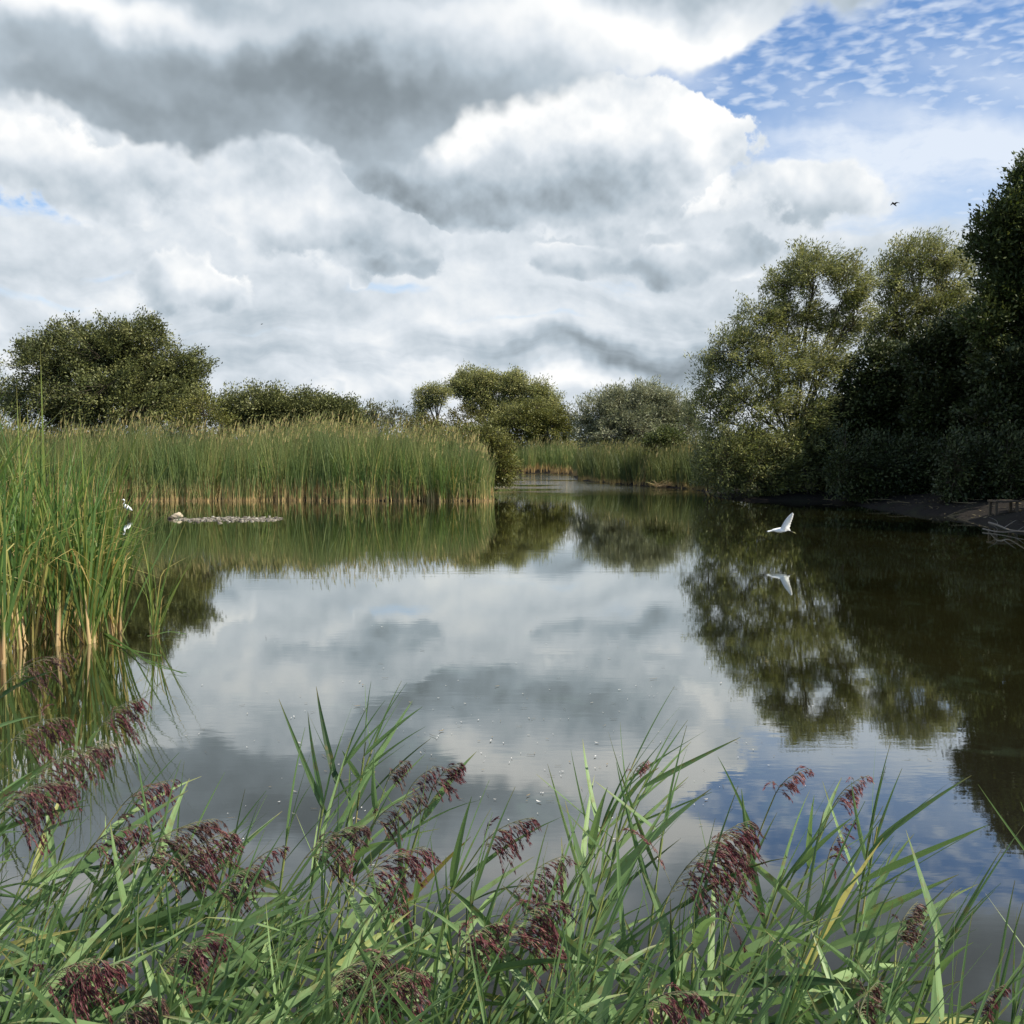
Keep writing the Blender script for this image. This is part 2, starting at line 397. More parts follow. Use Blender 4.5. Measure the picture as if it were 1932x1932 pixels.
M['reed_stem'] = leaf_mat('common reed stems', ((0., (.12, .18, .06)), (.6, (.25, .29, .09)), (1., (.40, .34, .12))), trans=.10, rough=.4, spec=.4)
M['plume'] = leaf_mat('reed plume', ((0.00, (0.036, 0.016, 0.020)), (0.40, (0.105, 0.031, 0.038)), (0.80, (0.210, 0.064, 0.066)), (1.00, (0.340, 0.160, 0.130))), trans=.25, rough=.55)
M['plume_dusk'] = leaf_mat('ripening reed plume', ((0., (.034, .020, .018)), (.4, (.085, .040, .036)), (.8, (.17, .085, .065)), (1., (.32, .2, .14))), trans=.25, rough=.55)
M['rachis'] = leaf_mat('reed plume stalks', ((0., (.14, .15, .08)), (1., (.24, .22, .12))), trans=.1)
M['plume_pale'] = leaf_mat('faded reed plume', ((0., (.30, .25, .17)), (1., (.46, .41, .30))), trans=.25)
M['plume_pink'] = leaf_mat('fresh reed plume', ((0., (.17, .06, .06)), (.5, (.30, .11, .10)), (1., (.45, .26, .20))), trans=.25)

# ground: damp brown soil with low green
m, t, out = new_mat('damp ground')
geo = t.new('ShaderNodeNewGeometry'); pos = geo.outputs['Position']
na = t.noise(pos, .7, 6., .6); nb = t.noise(pos, 9., 5., .6); nc = t.noise(pos, 60., 3., .6)
c = t.mixc(nb, (.007, .005, .0035), (.018, .013, .009))
c = t.mixc(t.ss(na, .52, .64, 0, .6), c, (.018, .022, .007))
c = t.mixc(t.ss(nc, .62, .72, 0, .5), c, (.07, .055, .035))
bp = t.new('ShaderNodeBump'); bp.inputs['Strength'].default_value = .7; bp.inputs['Distance'].default_value = .04
t.l.new(t.m('ADD', nb, t.m('MULTIPLY', nc, .3)), bp.inputs['Height'])
principled(t, out, c, .85, .25, bp.outputs[0])
M['ground'] = m
# water: murky, mirror-calm, ruffled in the far channel and in streaks
m, t, out = new_mat('pond water')
geo = t.new('ShaderNodeNewGeometry'); pos = geo.outputs['Position']
sp = t.new('ShaderNodeSeparateXYZ'); t.l.new(pos, sp.inputs[0]); wx, wy, _ = sp.outputs
mk = t.noise(pos, .35, 4., .55); mk2 = t.noise(t.v('MULTIPLY', pos, (1., .7, 1)), 2.2, 6., .62, .8)
c = t.mixc(t.ss(mk, .3, .7), (.010, .010, .0035), (.019, .018, .0065))
c = t.mixc(t.ss(wy, 3.5, 9., 1., 0.), c, (.013, .0115, .009))                 # shallow: the silty bed shows near the bank
c = t.mixc(t.m('MULTIPLY', t.ss(mk2, .52, .80, 0, .42), t.ss(wy, 4., 22., 1, .15)), c, (.060, .090, .055))   # drifts of algae under the surface
rA = t.noise(t.v('MULTIPLY', pos, (.6, 1.6, 1)), 5., 3., .5, .2)
rB = t.noise(t.v('MULTIPLY', pos, (.5, 1.3, 1)), 17., 2., .5, .2)
ruf = t.noise(t.v('MULTIPLY', pos, (.05, .25, 1)), 1., 4., .6)
gust = t.ss(ruf, .53, .68)
chan = t.m('MULTIPLY', t.ss(wy, 40., 58.), t.ss(t.noise(t.v('MULTIPLY', pos, (.15, .3, 1)), 1., 3., .5), .42, .55))
h = t.m('ADD', t.m('MULTIPLY', rA, t.m('MULTIPLY_ADD', gust, .0010, .00022)), t.m('MULTIPLY', rB, t.m('MULTIPLY_ADD', chan, .022, t.m('MULTIPLY_ADD', gust, .00025, .00004))))
bp = t.new('ShaderNodeBump'); bp.inputs['Strength'].default_value = 1.; bp.inputs['Distance'].default_value = 1.
t.l.new(h, bp.inputs['Height'])
b = principled(t, out, c, .025, .5, bp.outputs[0])
b.inputs['IOR'].default_value = 1.37
gl = t.new('ShaderNodeBsdfGlossy'); gl.inputs['Roughness'].default_value = .02; gl.inputs['Color'].default_value = (.96, 1., .97, 1); t.l.new(bp.outputs[0], gl.inputs['Normal'])
mx = t.new('ShaderNodeMixShader'); lw = t.new('ShaderNodeLayerWeight'); lw.inputs[0].default_value = .5; t.l.new(t.ss(lw.outputs['Facing'], .45, .92, .05, .44), mx.inputs[0])          # extra mirror reflection added to brighten the water, strongest at grazing angles
t.l.new(b.outputs[0], mx.inputs[1]); t.l.new(gl.outputs[0], mx.inputs[2]); t.l.new(mx.outputs[0], out.inputs[0])
M['water'] = m
def plain(name, col, rough=.6, spec=.4, var=0.):
    m, t, out = new_mat(name)
    if var:
        geo = t.new('ShaderNodeNewGeometry')
        nz = t.noise(geo.outputs['Position'], var, 4., .6)
        principled(t, out, t.mixc(nz, tuple(x * .6 for x in col), tuple(min(1, x * 1.3) for x in col)), rough, spec)
    else: principled(t, out, col, rough, spec)
    return m
M['white'] = plain('white feathers', (.88, .88, .86), .7, .2)
M['black'] = plain('black feathers', (.018, .018, .02), .6)
M['egret_leg'] = plain('black legs', (.03, .03, .025), .5)
M['egret_foot'] = plain('yellow-green feet', (.28, .27, .10), .5)
M['stone'] = plain('pale stone', (.46, .38, .27), .85, .2, 9.)
M['wood'] = plain('weathered planks', (.11, .085, .06), .85, .2, 12.)
m, t, out = new_mat('shingle')
c = t.ramp(attr(t, 'tint'), ((0., (.10, .085, .065)), (.5, (.27, .235, .18)), (1., (.52, .48, .40))))
principled(t, out, c, .8, .3); M['shingle'] = m
m, t, out = new_mat('floating bits')
c = t.ramp(attr(t, 'tint'), ((0., (.10, .085, .04)), (.35, (.26, .20, .11)), (.6, (.45, .42, .36)), (1., (.68, .67, .64))))
principled(t, out, c, .7, .3); M['bits'] = m

# ------------------------------------------------------------------ terrain and water
SHORE = np.array([(-16, 1.2), (-13, 9), (-9.0, 13), (-10, 22), (-20, 30), (-24, 39.5), (-12, 38.6), (-6, 38.2), (-2.2, 37.8), (-.9, 38.2), (-.75, 41), (-1.3, 47), (-1.4, 55), (-1.0, 68), (-.9, 80),
                  (0, 84.5), (2.5, 84.0), (4.7, 80), (4.0, 66), (5.4, 57), (8.3, 50), (8.6, 45.5), (8.1, 41), (8.3, 38.2), (11.3, 37.5), (11.4, 33), (11.9, 29), (11.6, 24.6), (13, 18), (13, 8), (14, 1.2),
                  (6, 1.35), (2, 1.15), (-2, 1.3), (-7, 1.1)], float)
def shore_dist(x, y):
    """signed distance to the waterline, negative over water"""
    p = np.stack([x, y], -1)
    d = np.full(x.shape, 1e9); inside = np.zeros(x.shape, bool)
    n = len(SHORE)
    for i in range(n):
        a, b = SHORE[i], SHORE[(i + 1) % n]
        ab = b - a
        k = np.clip(((p - a) @ ab) / (ab @ ab), 0, 1)
        d = np.minimum(d, np.linalg.norm(p - a - k[..., None] * ab, axis=-1))
        c = ((a[1] > y) != (b[1] > y))
        xi = (b[0] - a[0]) * (y - a[1]) / (b[1] - a[1] + 1e-12) + a[0]
        inside ^= c & (x < xi)
    return np.where(inside, -d, d)
def ground_z(x, y):
    x = np.asarray(x, float); y = np.asarray(y, float)
    d = shore_dist(x, y)
    wob = .10 * np.sin(x * 1.7 + 1.3 * np.sin(y * .9)) * np.sin(y * 1.3 + x * .4) + .05 * np.sin(x * 4.1 + y * 2.7)
    d = d + wob * 1.5
    z = np.where(d < 0, np.maximum(d * .28, -.7), .34 * (1 - np.exp(-np.maximum(d, 0) * .8)))
    right = np.clip((x - 9) / 4, 0, 1) * np.clip((50 - y) / 12, 0, 1) * np.clip((y - 15) / 10, 0, 1)
    z = z + np.where(d > 0, right * .28 * (1 - np.exp(-np.maximum(d, 0) * .28)), 0)
    return z + np.where(d > 0, wob * .25, 0)
def axis(lo, hi, step, far_lo, far_hi):
    a = list(np.arange(lo, hi + 1e-6, step)); s = step
    x = hi
    while x < far_hi: s *= 1.35; x += s; a.append(x)
    s = step; x = lo
    while x > far_lo: s *= 1.35; x -= s; a.insert(0, x)
    return np.array(a)
gx = axis(-26, 18, .3, -4500, 4500); gy = axis(-1, 92, .4, -1500, 7000)
X, Y = np.meshgrid(gx, gy)
g = Geo()
nx, ny = len(gx), len(gy)
i = np.arange(ny - 1)[:, None] * nx + np.arange(nx - 1)[None]
g.add(np.stack([X, Y, ground_z(X, Y)], -1), np.stack([i, i + 1, i + nx + 1, i + nx], -1))
tag(g.build('ground', M['ground']), kind='structure')
g = Geo()
wxs, wys = np.linspace(-34, 22, 29), np.linspace(-2, 96, 50)
X, Y = np.meshgrid(wxs, wys); i = np.arange(49)[:, None] * 29 + np.arange(28)[None]
g.add(np.stack([X, Y, X * 0], -1), np.stack([i, i + 1, i + 30, i + 29], -1))
tag(g.build('water', M['water']), kind='structure')

# ------------------------------------------------------------------ trees and bushes
def unit(a): return a / (np.linalg.norm(a, axis=-1, keepdims=True) + 1e-9)
def bez(a, b, c, n):
    t = np.linspace(0, 1, n)[:, None]
    return (1 - t) ** 2 * a + 2 * t * (1 - t) * b + t * t * c
def tree(name, label, cat, Yd, foot, lobes, leaf, bark='bark', trunk=.16, twigs=260, per=34, L=.14, Wd=.045, fork=.35, stems=1, seed=1, group=None,
         shell=2.4, tuft=.16, up=.15, wind=.25, limb_r=.05, sub=7, spray=1., bare=.0, tint0=0., twig_r=.010, skirt=None):
    """lobes: (px, py, half width, half height in picture units at depth Yd, depth offset m); everything is placed in metres"""
    rg = np.random.default_rng(seed)
    if skirt is None: skirt = leaf in ('sallow', 'olive', 'dark', 'silver', 'hazy', 'gold')
    fx = at(foot, 850, Yd)[0]
    base = np.array((fx, Yd, float(ground_z(np.array([fx]), np.array([Yd]))[0]) - .12))
    root = thing(name, label, cat, tuple(base), group)
    tr, cr = Geo(), Geo()
    k = Yd / 2004
    LB = []
    for (px, py, rw, rh, dy) in lobes:
        c = at(px, py, Yd + dy); LB.append((c, np.array((rw * k, .5 * (rw + rh) * k * 1.05, rh * k))))
    area = np.array([r[0] * r[2] + r[0] * r[1] for _, r in LB]); area = area / area.sum()
    if skirt:      # bushes are leafy down to the ground
        xs0 = min(l[0] - l[2] for l in lobes); xs1 = max(l[0] + l[2] for l in lobes)
        n_ = max(2, int((xs1 - xs0) / 55) + 1); hz = 850 + (CAM_H - .3) * 2004 / Yd
        lobes = list(lobes) + [(xs0 + (xs1 - xs0) * (j + .5) / n_, hz - 1.0 / k, (xs1 - xs0) / n_ * .62, 1.15 / k, -.3) for j in range(n_)]
        LB = [(at(px, py, Yd + dy), np.array((rw * k, .5 * (rw + rh) * k * 1.05, rh * k))) for (px, py, rw, rh, dy) in lobes]
        area = np.array([r[0] * r[2] + r[0] * r[1] for _, r in LB]); area = area / area.sum()
    cen = sum(c * a for (c, _), a in zip(LB, area))
    feet = [base + np.array((rg.normal(0, .35), rg.normal(0, .35), 0)) * (stems > 1) for _ in range(stems)]
    heads = []
    for f in feet:
        top = f + (cen - f) * fork + np.array((rg.normal(0, .25), rg.normal(0, .3), 0)) * (1 if stems > 1 else .4)
        pth = bez(f, f * .5 + top * .5 + rg.normal(0, .12, 3), top, 7)
        tr.tube(pth, np.linspace(trunk * 1.15, trunk * .72, 7) / math.sqrt(stems), 8)
        heads.append(top)
    allp, alld, alln, allt = [], [], [], []
    for (c, r), a in zip(LB, area):
        h = heads[int(rg.integers(stems))] if stems > 1 else heads[0]
        low = c - np.array((0, 0, r[2] * .35))
        mid = h + (low - h) * .5 + np.array((0, 0, .22 * np.linalg.norm(low - h))) * (1 if low[2] > h[2] - .3 else .3)
        limb = bez(h, mid, low, 9) + rg.normal(0, .035, (9, 3)) * np.linspace(0, 1, 9)[:, None]
        lr = max(limb_r, trunk * .55 * math.sqrt(a * 2.2))
        tr.tube(limb, np.linspace(lr, lr * .4, 9), 6)
        ends = [(limb[-1], lr * .4)]
        for s in range(sub):
            st = limb[int(rg.integers(4, 9))]
            e = c + unit(rg.normal(0, 1, 3) + np.array((0, 0, up * 2))) * r * rg.uniform(.35, .72)
            pth = bez(st, st * .5 + e * .5 + np.array((0, 0, .12 * np.linalg.norm(e - st))), e, 6)
            tr.tube(pth, np.linspace(lr * .5, lr * .16, 6), 5)
            ends += [(q, 0) for q in pth[2:]]
        E = np.array([e for e, _ in ends])
        nt = max(6, int(twigs * a))
        dirs = unit(rg.normal(0, 1, (nt, 3)))
        rad = rg.random(nt) ** (1 / shell)
        lump = 1 + .16 * np.sin(dirs[:, 0] * 5 + rg.uniform(0, 6)) * np.sin(dirs[:, 2] * 6 + rg.uniform(0, 6)) + rg.normal(0, .07, nt)
        A = c + dirs * r * (rad * lump)[:, None]
        ok = A[:, 2] > .08
        A, dirs = A[ok], dirs[ok]
        for p, dr in zip(A, dirs):
            dd = np.linalg.norm(E - p, axis=1)
            s0 = E[int(np.argmin(dd + rg.uniform(0, .25, len(dd))))]
            out_ = unit(p - c + np.array((0, 0, r[2] * .25)))
            tip = p + (out_ * .30 + rg.normal(0, .12, 3) + np.array((wind * .35, 0, up))) * spray * min(r[0], 1.4) * .5
            pth = bez(s0, s0 * .35 + p * .65 + np.array((0, 0, .06)), tip, 5)
            tr.tube(pth, np.linspace(twig_r, twig_r * .35, 5), 3)
            if rg.random() < bare: continue
            n = int(per * rg.uniform(.6, 1.4))
            t = rg.uniform(.45, 1.04, n)[:, None]
            pos = (1 - t) ** 2 * pth[0] + 2 * t * (1 - t) * (s0 * .35 + p * .65) + t * t * pth[-1]
            pos = pos + np.clip(rg.normal(0, tuft, (n, 3)), -1.7 * tuft, 1.7 * tuft) * np.array((1, 1, .8))
            tw = unit(pth[-1] - pth[2])
            d = unit(tw * .7 + out_ * .35 + rg.normal(0, .55, (n, 3)) + np.array((wind, 0, .05)))
            nn = unit(out_ * .6 + np.array((0, 0, .9)) + rg.normal(0, .55, (n, 3)))
            allp.append(pos); alld.append(d); alln.append(nn)
            allt.append(np.clip(rg.normal(.42 + tint0, .21) + rg.normal(0, .17, n), 0, 1))
    p = np.concatenate(allp); d = np.concatenate(alld); nn = np.concatenate(alln); tt = np.concatenate(allt)
    ok = p[:, 2] > .03
    n = ok.sum()
    cr.leaves(p[ok], d[ok], nn[ok], L * rg.uniform(.65, 1.3, n), Wd * rg.uniform(.7, 1.25, n), tt[ok])
    tr.build('trunk', M[bark], root, origin=base)
    cr.build('crown', M[leaf], root, smooth=False, origin=base)
    return root

# left bank, behind the reed bed
tree('willow_bush', 'large round dark green bush rising behind the reed bed on the left bank', 'bush', 47, 205,
     [(205, 690, 135, 78, 0), (110, 705, 80, 62, -.5), (300, 720, 78, 62, 0), (350, 700, 46, 48, .3), (215, 760, 160, 60, -1), (90, 770, 90, 50, 0), (330, 770, 70, 46, -.6), (55, 665, 34, 22, 0), (240, 640, 85, 34, 0), (140, 645, 70, 32, .4), (378, 725, 20, 34, 0)],
     'sallow', trunk=.16, stems=4, twigs=1900, per=80, L=.125, Wd=.064, tuft=.145, seed=3, sub=5)
tree('willow_bush', 'dark bush half cut off at the left edge, behind the big round bush', 'bush', 58, -30,
     [(-30, 745, 60, 58, 0), (10, 760, 45, 50, 0), (-80, 760, 60, 50, 0)], 'sallow', stems=3, twigs=240, per=34, L=.18, Wd=.08, tuft=.2, seed=4)
tree('olive_bush', 'low olive green bush at the right foot of the big round bush', 'bush', 44, 395,
     [(385, 775, 46, 36, 0), (425, 800, 26, 30, 0), (340, 800, 50, 30, 0)], 'olive', stems=3, twigs=260, per=34, L=.13, Wd=.06, tuft=.15, seed=5, tint0=.05)
for a in ((495, [(495, 775, 66, 46, 0), (440, 780, 44, 40, 0), (530, 790, 50, 40, 0)], 'domed dark green tree nearest to the big round bush, in the row behind the reeds', 11),
          (580, [(585, 782, 56, 42, 0), (545, 790, 34, 36, 0), (620, 800, 36, 34, 0)], 'domed dark green tree in the middle of the row behind the reeds', 12),
          (645, [(640, 795, 40, 40, 0), (612, 800, 30, 34, 0), (668, 812, 24, 30, 0)], 'smaller domed tree at the sloping right end of the row behind the reeds', 13)):
    tree('bushy_tree', a[2], 'tree', 66, a[0], a[1], 'sallow', stems=3, twigs=1000, per=56, L=.16, Wd=.08, tuft=.22, seed=a[3], group='row of domed trees behind the reed bed', tint0=.1)
tree('distant_bush', 'pale brownish bush beyond the reeds beside the row of domed trees', 'bush', 104, 700,
     [(705, 790, 30, 28, 0), (685, 800, 26, 26, 0)], 'hazy', stems=3, twigs=150, per=30, L=.28, Wd=.12, tuft=.3, seed=21, bark='bark_pale')
tree('distant_bush', 'small pale bush in the gap between the domed trees and the leaning willow', 'bush', 108, 745,
     [(748, 792, 24, 26, 0), (772, 806, 22, 22, 0), (728, 804, 20, 22, 0)], 'hazy', stems=3, twigs=140, per=30, L=.28, Wd=.12, tuft=.3, seed=22, bark='bark_pale')
tree('leaning_willow', 'slender willow with bare leaning stems and a flat tuft of leaves on top', 'tree', 99, 850,
     [(798, 747, 16, 13, 0), (818, 736, 17, 11, 0), (840, 742, 12, 9, 0), (790, 766, 12, 12, 0), (808, 762, 16, 14, .5), (826, 756, 14, 12, 0), (792, 786, 14, 12, 0)], 'willow', stems=6, trunk=.30, twigs=330, per=30, L=.20, Wd=.075, tuft=.26, fork=.62, seed=23, limb_r=.07, sub=4, shell=2., bark='bark_pale', tint0=.28)
tree('crack_willow', 'tall many-headed willow in the centre distance with rounded pale tops', 'tree', 102, 915,
     [(893, 722, 44, 26, 0), (870, 735, 30, 20, 0), (925, 728, 30, 26, 0), (965, 722, 30, 22, 0), (968, 745, 28, 30, .5), (1010, 745, 32, 28, 0), (1030, 768, 30, 26, 0), (905, 765, 34, 28, 0), (955, 780, 44, 28, 0)],
     'willow', stems=3, trunk=.34, twigs=1200, per=56, L=.22, Wd=.085, tuft=.25, fork=.4, seed=24, limb_r=.09, sub=5, tint0=.26)
tree('yellow_bush', 'small yellowing bush in front of the tall centre willow', 'bush', 92, 885,
     [(880, 790, 34, 18, 0), (850, 805, 30, 18, 0)], 'gold', stems=3, twigs=150, per=30, L=.22, Wd=.09, tuft=.22, seed=25)
tree('yellow_bush', 'low yellow-green bush right beneath the leaning willow', 'bush', 94, 800,
     [(790, 808, 36, 20, 0), (815, 800, 24, 18, 0)], 'gold', stems=3, twigs=150, per=30, L=.22, Wd=.09, tuft=.22, seed=26)
tree('round_bush', 'broad rounded dark olive bush below the right side of the tall centre willow', 'bush', 91, 1000,
     [(985, 800, 66, 36, 0), (1040, 806, 46, 36, 0), (930, 812, 40, 26, 0), (1010, 785, 50, 26, 0), (1065, 800, 26, 34, 0)], 'olive', stems=4, twigs=1100, per=52, L=.17, Wd=.08, tuft=.2, seed=27, tint0=-.08)
tree('overhanging_bush', 'dark bush with bare low twigs overhanging the water at the end of the reed bed', 'bush', 44, 925,
     [(905, 845, 50, 36, 0), (945, 880, 32, 36, -.3), (930, 825, 30, 26, 0), (880, 822, 34, 24, .6), (950, 870, 16, 30, 0), (935, 905, 24, 10, -.2), (820, 820, 40, 16, 1.)], 'olive', stems=5, trunk=.07, twigs=700, per=34, L=.12, Wd=.05, tuft=.12, seed=28, limb_r=.02, tint0=-.05, fork=.2)
# right of the channel
tree('silver_willow', 'rounded silver-leaved willow standing behind the reeds right of the channel', 'tree', 72, 1200,
     [(1200, 775, 76, 46, 0), (1135, 785, 52, 36, 0), (1265, 785, 50, 46, 0), (1190, 815, 90, 40, -.5), (1110, 820, 34, 34, 0), (1290, 820, 40, 40, 0), (1160, 758, 30, 22, 0), (1225, 750, 40, 22, 0)],
     'silver', stems=4, trunk=.16, twigs=1500, per=40, L=.22, Wd=.062, skirt=False, tuft=.17, seed=31, up=.32, bark='bark_pale', spray=1.2)
tree('low_shrub', 'small fresh green shrub tucked under the silver willow beside the reeds', 'shrub', 55, 1250,
     [(1262, 825, 30, 18, 0), (1235, 832, 22, 14, 0)], 'tall', stems=3, trunk=.05, twigs=130, per=26, L=.14, Wd=.07, tuft=.14, seed=32, limb_r=.02, tint0=.25)
tree('white_willow', 'great spreading willow with see-through pale crown leaning over the pond', 'tree', 40.5, 1515,
     [(1535, 510, 72, 40, 0), (1480, 545, 44, 40, 0), (1600, 535, 46, 50, 0), (1440, 610, 58, 46, 0), (1385, 665, 58, 44, -.4), (1345, 715, 44, 42, 0), (1510, 610, 56, 46, .5), (1585, 625, 44, 40, .3), (1460, 690, 70, 44, -.6), (1550, 700, 56, 50, -.4),
      (1340, 780, 50, 40, 0), (1420, 770, 70, 46, -.8), (1520, 790, 64, 46, -.8), (1400, 850, 76, 44, -1.), (1500, 860, 70, 44, -1.), (1350, 850, 34, 40, -.3), (1620, 580, 30, 36, 0), (1590, 800, 50, 50, 0), (1450, 900, 80, 34, -1.), (1560, 890, 60, 44, -.6), (1340, 890, 30, 36, 0)],
     'willow', stems=3, trunk=.26, twigs=1900, per=64, L=.14, Wd=.040, tuft=.125, seed=41, fork=.28, limb_r=.05, sub=7, shell=2.2, wind=.45, up=.2, spray=1.3, tint0=.10, twig_r=.009)
tree('white_willow', 'second pale-topped willow standing behind and right of the great spreading one', 'tree', 45, 1720,
     [(1735, 495, 60, 42, 0), (1680, 525, 40, 40, 0), (1790, 515, 48, 44, 0), (1700, 590, 54, 44, 0), (1780, 590, 60, 48, 0), (1650, 640, 40, 44, 0), (1720, 660, 66, 50, 0), (1810, 660, 60, 50, 0), (1690, 740, 70, 50, 0), (1800, 740, 70, 60, 0)],
     'willow', stems=2, trunk=.26, twigs=1300, per=60, L=.145, Wd=.045, tuft=.14, seed=42, fork=.3, limb_r=.05, sub=7, wind=.4, up=.25, spray=1.3, tint0=.16)
tree('tall_ash', 'tallest dark tree, cut off by the right edge, towering over the willows', 'tree', 34, 1960,
     [(1905, 430, 64, 46, 0), (1935, 375, 46, 46, 0), (1870, 480, 46, 36, 0), (1960, 330, 40, 40, 0), (1930, 500, 66, 44, 0), (1990, 430, 70, 70, 0), (1900, 560, 60, 40, 0), (1960, 600, 90, 60, 0), (2040, 500, 80, 80, 1), (1860, 620, 46, 40, -.5), (1920, 690, 70, 50, 0)],
     'tall', trunk=.3, twigs=1700, per=42, up=.3, spray=1.6, shell=2.0, L=.145, Wd=.075, tuft=.13, seed=43, fork=.55, limb_r=.06, sub=7, wind=.15)
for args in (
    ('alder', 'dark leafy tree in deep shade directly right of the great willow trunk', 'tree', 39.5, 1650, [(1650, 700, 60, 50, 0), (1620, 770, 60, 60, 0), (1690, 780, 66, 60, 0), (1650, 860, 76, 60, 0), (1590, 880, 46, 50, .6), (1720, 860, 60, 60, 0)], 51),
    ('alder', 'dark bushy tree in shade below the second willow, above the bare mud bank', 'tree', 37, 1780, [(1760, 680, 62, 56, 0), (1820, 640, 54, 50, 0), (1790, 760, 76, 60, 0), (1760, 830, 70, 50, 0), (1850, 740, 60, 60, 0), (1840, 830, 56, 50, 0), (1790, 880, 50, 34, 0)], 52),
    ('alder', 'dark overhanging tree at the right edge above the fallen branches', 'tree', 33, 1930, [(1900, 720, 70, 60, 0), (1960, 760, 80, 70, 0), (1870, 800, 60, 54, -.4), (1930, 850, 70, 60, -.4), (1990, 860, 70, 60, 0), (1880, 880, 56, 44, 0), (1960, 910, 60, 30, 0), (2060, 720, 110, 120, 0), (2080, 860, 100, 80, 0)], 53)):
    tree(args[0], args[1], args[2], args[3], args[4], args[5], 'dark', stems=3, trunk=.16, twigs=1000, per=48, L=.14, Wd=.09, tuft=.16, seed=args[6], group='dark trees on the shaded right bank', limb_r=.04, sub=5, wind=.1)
tree('sallow_shrub', 'low dark green shrub trailing into the water below the great willow', 'shrub', 39.2, 1500,
     [(1500, 905, 66, 34, 0), (1440, 915, 56, 28, 0), (1560, 905, 46, 34, .3), (1380, 905, 44, 34, .5)], 'sallow', stems=5, trunk=.07, twigs=560, per=30, L=.12, Wd=.05, tuft=.12, seed=61, limb_r=.02, fork=.25, tint0=-.15)
tree('sallow_shrub', 'dim shrub at the water edge between the trailing reeds and the great willow', 'shrub', 42.5, 1350,
     [(1352, 890, 30, 36, 0), (1335, 860, 26, 36, .3), (1380, 880, 34, 40, .4)], 'sallow', stems=4, trunk=.06, twigs=260, per=30, L=.12, Wd=.05, tuft=.13, seed=62, limb_r=.02, fork=.25, tint0=-.1)
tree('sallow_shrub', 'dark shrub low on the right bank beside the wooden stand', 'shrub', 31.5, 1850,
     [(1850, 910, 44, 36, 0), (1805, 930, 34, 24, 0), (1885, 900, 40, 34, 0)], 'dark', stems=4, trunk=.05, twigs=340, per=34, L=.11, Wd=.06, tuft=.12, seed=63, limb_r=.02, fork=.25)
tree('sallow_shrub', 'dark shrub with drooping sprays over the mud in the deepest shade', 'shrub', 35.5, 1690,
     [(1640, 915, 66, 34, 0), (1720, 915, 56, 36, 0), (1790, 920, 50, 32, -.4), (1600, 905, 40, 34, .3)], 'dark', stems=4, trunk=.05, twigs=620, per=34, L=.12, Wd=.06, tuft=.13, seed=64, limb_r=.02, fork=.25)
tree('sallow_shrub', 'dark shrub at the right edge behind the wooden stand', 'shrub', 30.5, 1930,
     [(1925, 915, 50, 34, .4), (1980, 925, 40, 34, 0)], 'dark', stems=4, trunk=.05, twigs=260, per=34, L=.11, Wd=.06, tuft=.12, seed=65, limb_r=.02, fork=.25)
# unseen trees added beyond the right edge to shade the bank and the water
for (xx, yy, sd, hh, nm) in ((19, 30, 74, 11, 'unseen shading tree added past the right edge behind the wooden stand'), (17.5, 22.5, 75, 10, 'unseen shading tree added past the right edge nearest to the photographer'), (21.5, 37, 76, 12, 'unseen shading tree added past the right edge behind the tall ash')):
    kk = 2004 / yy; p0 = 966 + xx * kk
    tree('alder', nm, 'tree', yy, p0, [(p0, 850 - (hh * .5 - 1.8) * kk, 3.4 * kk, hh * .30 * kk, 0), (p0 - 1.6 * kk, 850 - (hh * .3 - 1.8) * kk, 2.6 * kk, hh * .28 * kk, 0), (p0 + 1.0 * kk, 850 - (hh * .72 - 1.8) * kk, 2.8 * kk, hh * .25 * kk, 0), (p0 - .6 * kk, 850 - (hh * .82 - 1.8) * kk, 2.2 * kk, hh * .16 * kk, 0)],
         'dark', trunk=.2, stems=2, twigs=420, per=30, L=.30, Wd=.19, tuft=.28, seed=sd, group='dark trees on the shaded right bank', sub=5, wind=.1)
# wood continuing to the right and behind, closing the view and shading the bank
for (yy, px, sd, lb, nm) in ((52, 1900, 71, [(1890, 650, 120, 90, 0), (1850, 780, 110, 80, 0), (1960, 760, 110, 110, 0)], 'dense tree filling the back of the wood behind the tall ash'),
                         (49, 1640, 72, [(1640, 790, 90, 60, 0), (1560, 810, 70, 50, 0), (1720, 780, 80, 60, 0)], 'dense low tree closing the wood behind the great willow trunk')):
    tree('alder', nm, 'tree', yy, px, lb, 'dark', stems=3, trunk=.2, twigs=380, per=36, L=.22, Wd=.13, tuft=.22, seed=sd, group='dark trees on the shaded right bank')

# low scrub that closes the view under the trees
rgs = np.random.default_rng(5); g = Geo()
for (x0, y0, x1, y1, h0, n) in ((-34, 52, -3, 56, 2.7, 1500), (-60, 108, 30, 118, 3.6, 1500), (9.5, 60, 24, 52, 2.6, 700), (13, 47, 24, 40, 2.6, 700), (15, 40, 26, 30, 2.4, 500)):
    s = rgs.random(n); p = np.stack([x0 + (x1 - x0) * s + rgs.normal(0, .5, n), y0 + (y1 - y0) * s + rgs.normal(0, 1.2, n)], -1)
    hh = h0 * (.75 + .25 * np.sin(p[:, 0] * .8) * np.sin(p[:, 0] * .31 + 1)) * rgs.random(n) ** .6
    big = .17 if y0 < 70 else .34
    for q in range(26):
        pos = np.stack([p[:, 0], p[:, 1], hh + .25], -1) + rgs.normal(0, .30 if y0 < 70 else .6, (n, 3))
        pos[:, 2] = np.maximum(pos[:, 2], .1)
        g.leaves(pos, unit(rgs.normal(0, 1, (n, 3)) + np.array((.2, 0, .3))), unit(rgs.normal(0, .7, (n, 3)) + np.array((0, -.3, .8))), big * rgs.uniform(.7, 1.3, n), big * .55, np.clip(rgs.normal(.4, .2, n), 0, 1))
